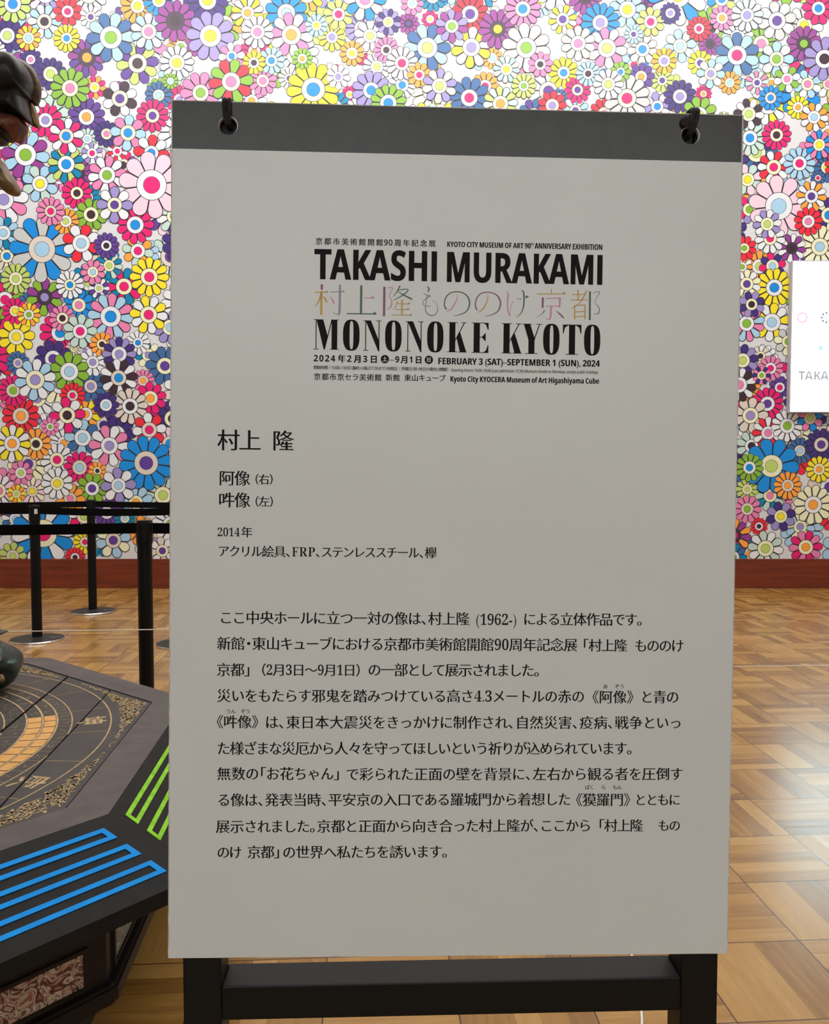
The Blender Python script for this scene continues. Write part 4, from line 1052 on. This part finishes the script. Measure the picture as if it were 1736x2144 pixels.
shape('hanging_tip', [(-40, 325), (-2, 330), (10, 350), (24, 368), (36, 390), (37, 402), (30, 408), (16, 406), (2, 396), (-40, 380)], .04, br_gold)
def arm(pts, r, name='arm'):
    bm = bmesh.new(); tube(bm, smooth_path(pts, 6), r, 14); return obj(name, bm, br_dark, sta, True)
e1 = px2w((-15, 220)); e2 = px2w((-20, 355))
p_ = smooth_path([(-.02, 0, 1.50), (.25, -.02, 1.45), (.45, YS-soy, 1.56), (e1[0]-.02, YS-soy, e1[1]-.02), (e1[0]+.012, YS-soy, e1[1])], 6)
bm = bmesh.new(); tube(bm, p_, [.10-.055*i/(len(p_)-1) for i in range(len(p_))], 14); obj('raised_arm', bm, br_dark, sta, True)
p_ = smooth_path([(.40, YS-soy, 1.52), (e2[0]-.10, YS-soy, e2[1]-.02), (e2[0]+.01, YS-soy, e2[1])], 6)
bm = bmesh.new(); tube(bm, p_, [.05-.02*i/(len(p_)-1) for i in range(len(p_))], 14); obj('sleeve', bm, br_dark, sta, True)
# crouching clawed foot at the front
def blob(bm, c, r, sub=4, amp=.035, seed=0):
    q = bmesh.ops.create_icosphere(bm, subdivisions=sub, radius=1)
    for v in q['verts']:
        d = v.co.normalized(); k = 1+amp*math.sin(5*d.x+seed)*math.sin(6*d.y+seed*2)*math.sin(4*d.z+seed*.7)*2
        v.co = Vector((c[0]+d.x*r[0]*k, c[1]+d.y*r[1]*k, max(c[2]+d.z*r[2]*k, 0.0005)))
bm = bmesh.new()
F0 = Vector((-1.362-sox, 2.55-soy, 0))
blob(bm, (F0.x, F0.y, .075), (.135, .12, .085), seed=1); blob(bm, (F0.x+.055, F0.y-.05, .06), (.055, .06, .062), seed=2)
blob(bm, (F0.x+.045, F0.y+.035, .075), (.058, .055, .068), seed=3); blob(bm, (F0.x+.01, F0.y-.09, .055), (.05, .05, .058), seed=4); blob(bm, (F0.x-.03, F0.y, .11), (.06, .07, .055), seed=5)
obj('clawed_foot', bm, br_green, sta, True)
for c_, dr in (((F0.x+.095, F0.y-.055, .065), (.035, -.02, -.03)), ((F0.x+.088, F0.y+.04, .08), (.035, .0, -.03)), ((F0.x+.045, F0.y-.13, .055), (.015, -.03, -.03))):
    bm = bmesh.new(); tube(bm, smooth_path([Vector(c_)-Vector(dr)*.3, Vector(c_)+Vector(dr)*.3, Vector(c_)+Vector(dr)*.75], 4), [.019-.012*i/8 for i in range(9)], 10); obj('claw', bm, br_gold, sta, True)
p_ = smooth_path([(F0.x-.01, F0.y, .10), (F0.x-.12, F0.y+.02, .17), (F0.x-.22, F0.y-.18, .32), (-.12, .10, .50)], 6)
bm = bmesh.new(); tube(bm, p_, [.055+.05*i/(len(p_)-1) for i in range(len(p_))], 16); obj('leg', bm, br_green, sta, True)
bm = bmesh.new(); blob(bm, (F0.x-.02, F0.y+.03, .172), (.10, .06, .012), seed=6); obj('ankle_plate', bm, br_green, sta, True)['label'] = 'flat dark scale over the foot'

# ------------------------------------------------------------------ queue posts with belts
post_m = mat('satin_black_post', (9, 9, 9), .45, spec=.2); base_m = noisy('dark_grey_base', (36, 35, 35), (44, 43, 42), 60, .45, spec=.3); rim_m = mat('polished_rim', (190, 186, 180), .22, .9)
belt_m = noisy('black_belt_webbing', (7, 7, 7), (12, 12, 12), 400, .8, spec=.1)
def stanchion(label, x, y, to=None, sticker=False):
    t = thing('queue_post', label, 'barrier post', (x, y, 0), group='black belt barrier posts')
    bm = bmesh.new(); lathe(bm, [(0, .006), (.034, .006), (.034, .84), (0, .84)], 28); obj('post', bm, post_m, t, False)
    bm = bmesh.new(); lathe(bm, [(0, 0), (.178, 0), (.180, .004), (.176, .013), (.05, .021), (.036, .024), (0, .024)], 48)
    bs = obj('base', bm, base_m, t)
    bm = bmesh.new(); lathe(bm, [(.1765, .0125), (.1815, .006), (.1815, .0005), (.1765, .0005)], 48); obj('rim', bm, rim_m, bs)
    bm = bmesh.new(); box(bm, .09, .178, -.006, .006, .0165, .0195, .001); obj('base_seam', bm, rim_m, bs)
    bm = bmesh.new(); lathe(bm, [(0, .838), (.037, .838), (.038, .845), (.038, .935), (.034, .948), (.012, .950), (0, .950)], 28); obj('belt_head', bm, post_m, t)
    if sticker:
        a = math.atan2(-y, -x)+.22; bm = bmesh.new(); q = []
        for z in (.888, .922):
            for k in range(5): b_ = a+.30*(k/4-.5)*1.9; q.append(bm.verts.new((.0384*math.cos(b_), .0384*math.sin(b_), z)))
        for k in range(4): bm.faces.new([q[k], q[k+1], q[6+k], q[5+k]])
        obj('sticker', bm, mat('white_sticker', (214, 212, 210), .6), t)
    if to:
        dx, dy = to[0]-x, to[1]-y; l = math.hypot(dx, dy); ux, uy = dx/l, dy/l; bm = bmesh.new(); V = []
        for k in range(17):
            s = .0395+(l-.079)*k/16; sag = -.010*math.sin(PI*k/16)
            V.append([bm.verts.new((ux*s+px*-uy, uy*s+px*ux, .911+h+sag)) for px, h in ((-.001, -.025), (.001, -.025), (.001, .025), (-.001, .025))])
        for a, b in zip(V, V[1:]):
            for k in range(4): bm.faces.new([a[k], a[(k+1) % 4], b[(k+1) % 4], b[k]])
        bm.faces.new(V[0][::-1]); bm.faces.new(V[-1]); obj('belt', bm, belt_m, t)
    return t
A0, A1, A2 = (-3.05, 3.93), (-1.277, 3.92), (.55, 3.86)
B0, B1, B2 = (-4.35, 5.98), (-2.655, 5.80), (-1.585, 5.64)
C0, C1, C2 = (-4.75, 6.75), (-2.72, 6.98), (-.9, 6.90)
stanchion('black belt post nearest the pedestal, right of the other two posts', *A1, A0)
stanchion('black belt post with a small white sticker, leftmost of the row', *B1, B0, True)
stanchion('black belt post in the middle and farthest back, before the skirting', *C1, C0)
stanchion('black belt post behind the sign, only its base edge showing', *B2, B1)
stanchion('black belt post hidden behind the sign, joined to the nearest post', *A2, A1)
stanchion('black belt post hidden behind the sign, joined to the farthest post', *C2, C1)
stanchion('black belt post outside the frame, ending the nearest belt', *A0)
stanchion('black belt post outside the frame, ending the middle belt', *B0)
stanchion('black belt post outside the frame, ending the farthest belt', *C0)

# ------------------------------------------------------------------ low white rope line and floor cable
rope_m = mat('white_elastic_rope', (226, 222, 212), .6)
def rope_post(label, x, y):
    t = thing('rope_post', label, 'rope post', (x, y, 0), group='low rope posts')
    bm = bmesh.new(); lathe(bm, [(0, .01), (.009, .01), (.009, .535), (.005, .545), (0, .545)], 14); obj('rod', bm, post_m, t)
    bm = bmesh.new(); lathe(bm, [(0, 0), (.07, 0), (.07, .006), (.02, .012), (0, .012)], 28); obj('foot', bm, post_m, t)
R0, R1_, R2_, R3 = (-2.55, 3.325), (-.33, 3.49), (.365, 2.73), (2.1, 2.83)
rope_post('short black rope post beyond the left edge', *R0); rope_post('short black rope post hidden behind the sign at the far rope', *R1_)
rope_post('short black rope post hidden behind the sign at the near white line', *R2_); rope_post('short black rope post beyond the right edge', *R3)
def rope(label, a, b, r=.0021):
    bm = bmesh.new(); tube(bm, [(*a, .52), (*b, .52)], r, 8); tag(obj('barrier_rope', bm, rope_m, None, True), label, 'rope', 'white barrier ropes')
rope('thin white rope crossing in front of the black posts at left', (R0[0]+.01, R0[1]), (R1_[0]-.01, R1_[1]))
rope('thin white line over the bright floor right of the sign', (R2_[0]+.01, R2_[1]), (R3[0]-.01, R3[1]), .0015)  # straight white strand between two posts
bm = bmesh.new(); tube(bm, smooth_path([(.36, 2.64, .003), (.44, 2.3, .003), (.520, 2.03, .003), (.527, 1.97, .003), (.50, 1.78, .003), (.42, 1.62, .003), (.1, 1.5, .003)], 6), .003, 8)
tag(obj('floor_cable', bm, rope_m, None, True), 'white cable lying on the floor under the sign', 'cable')
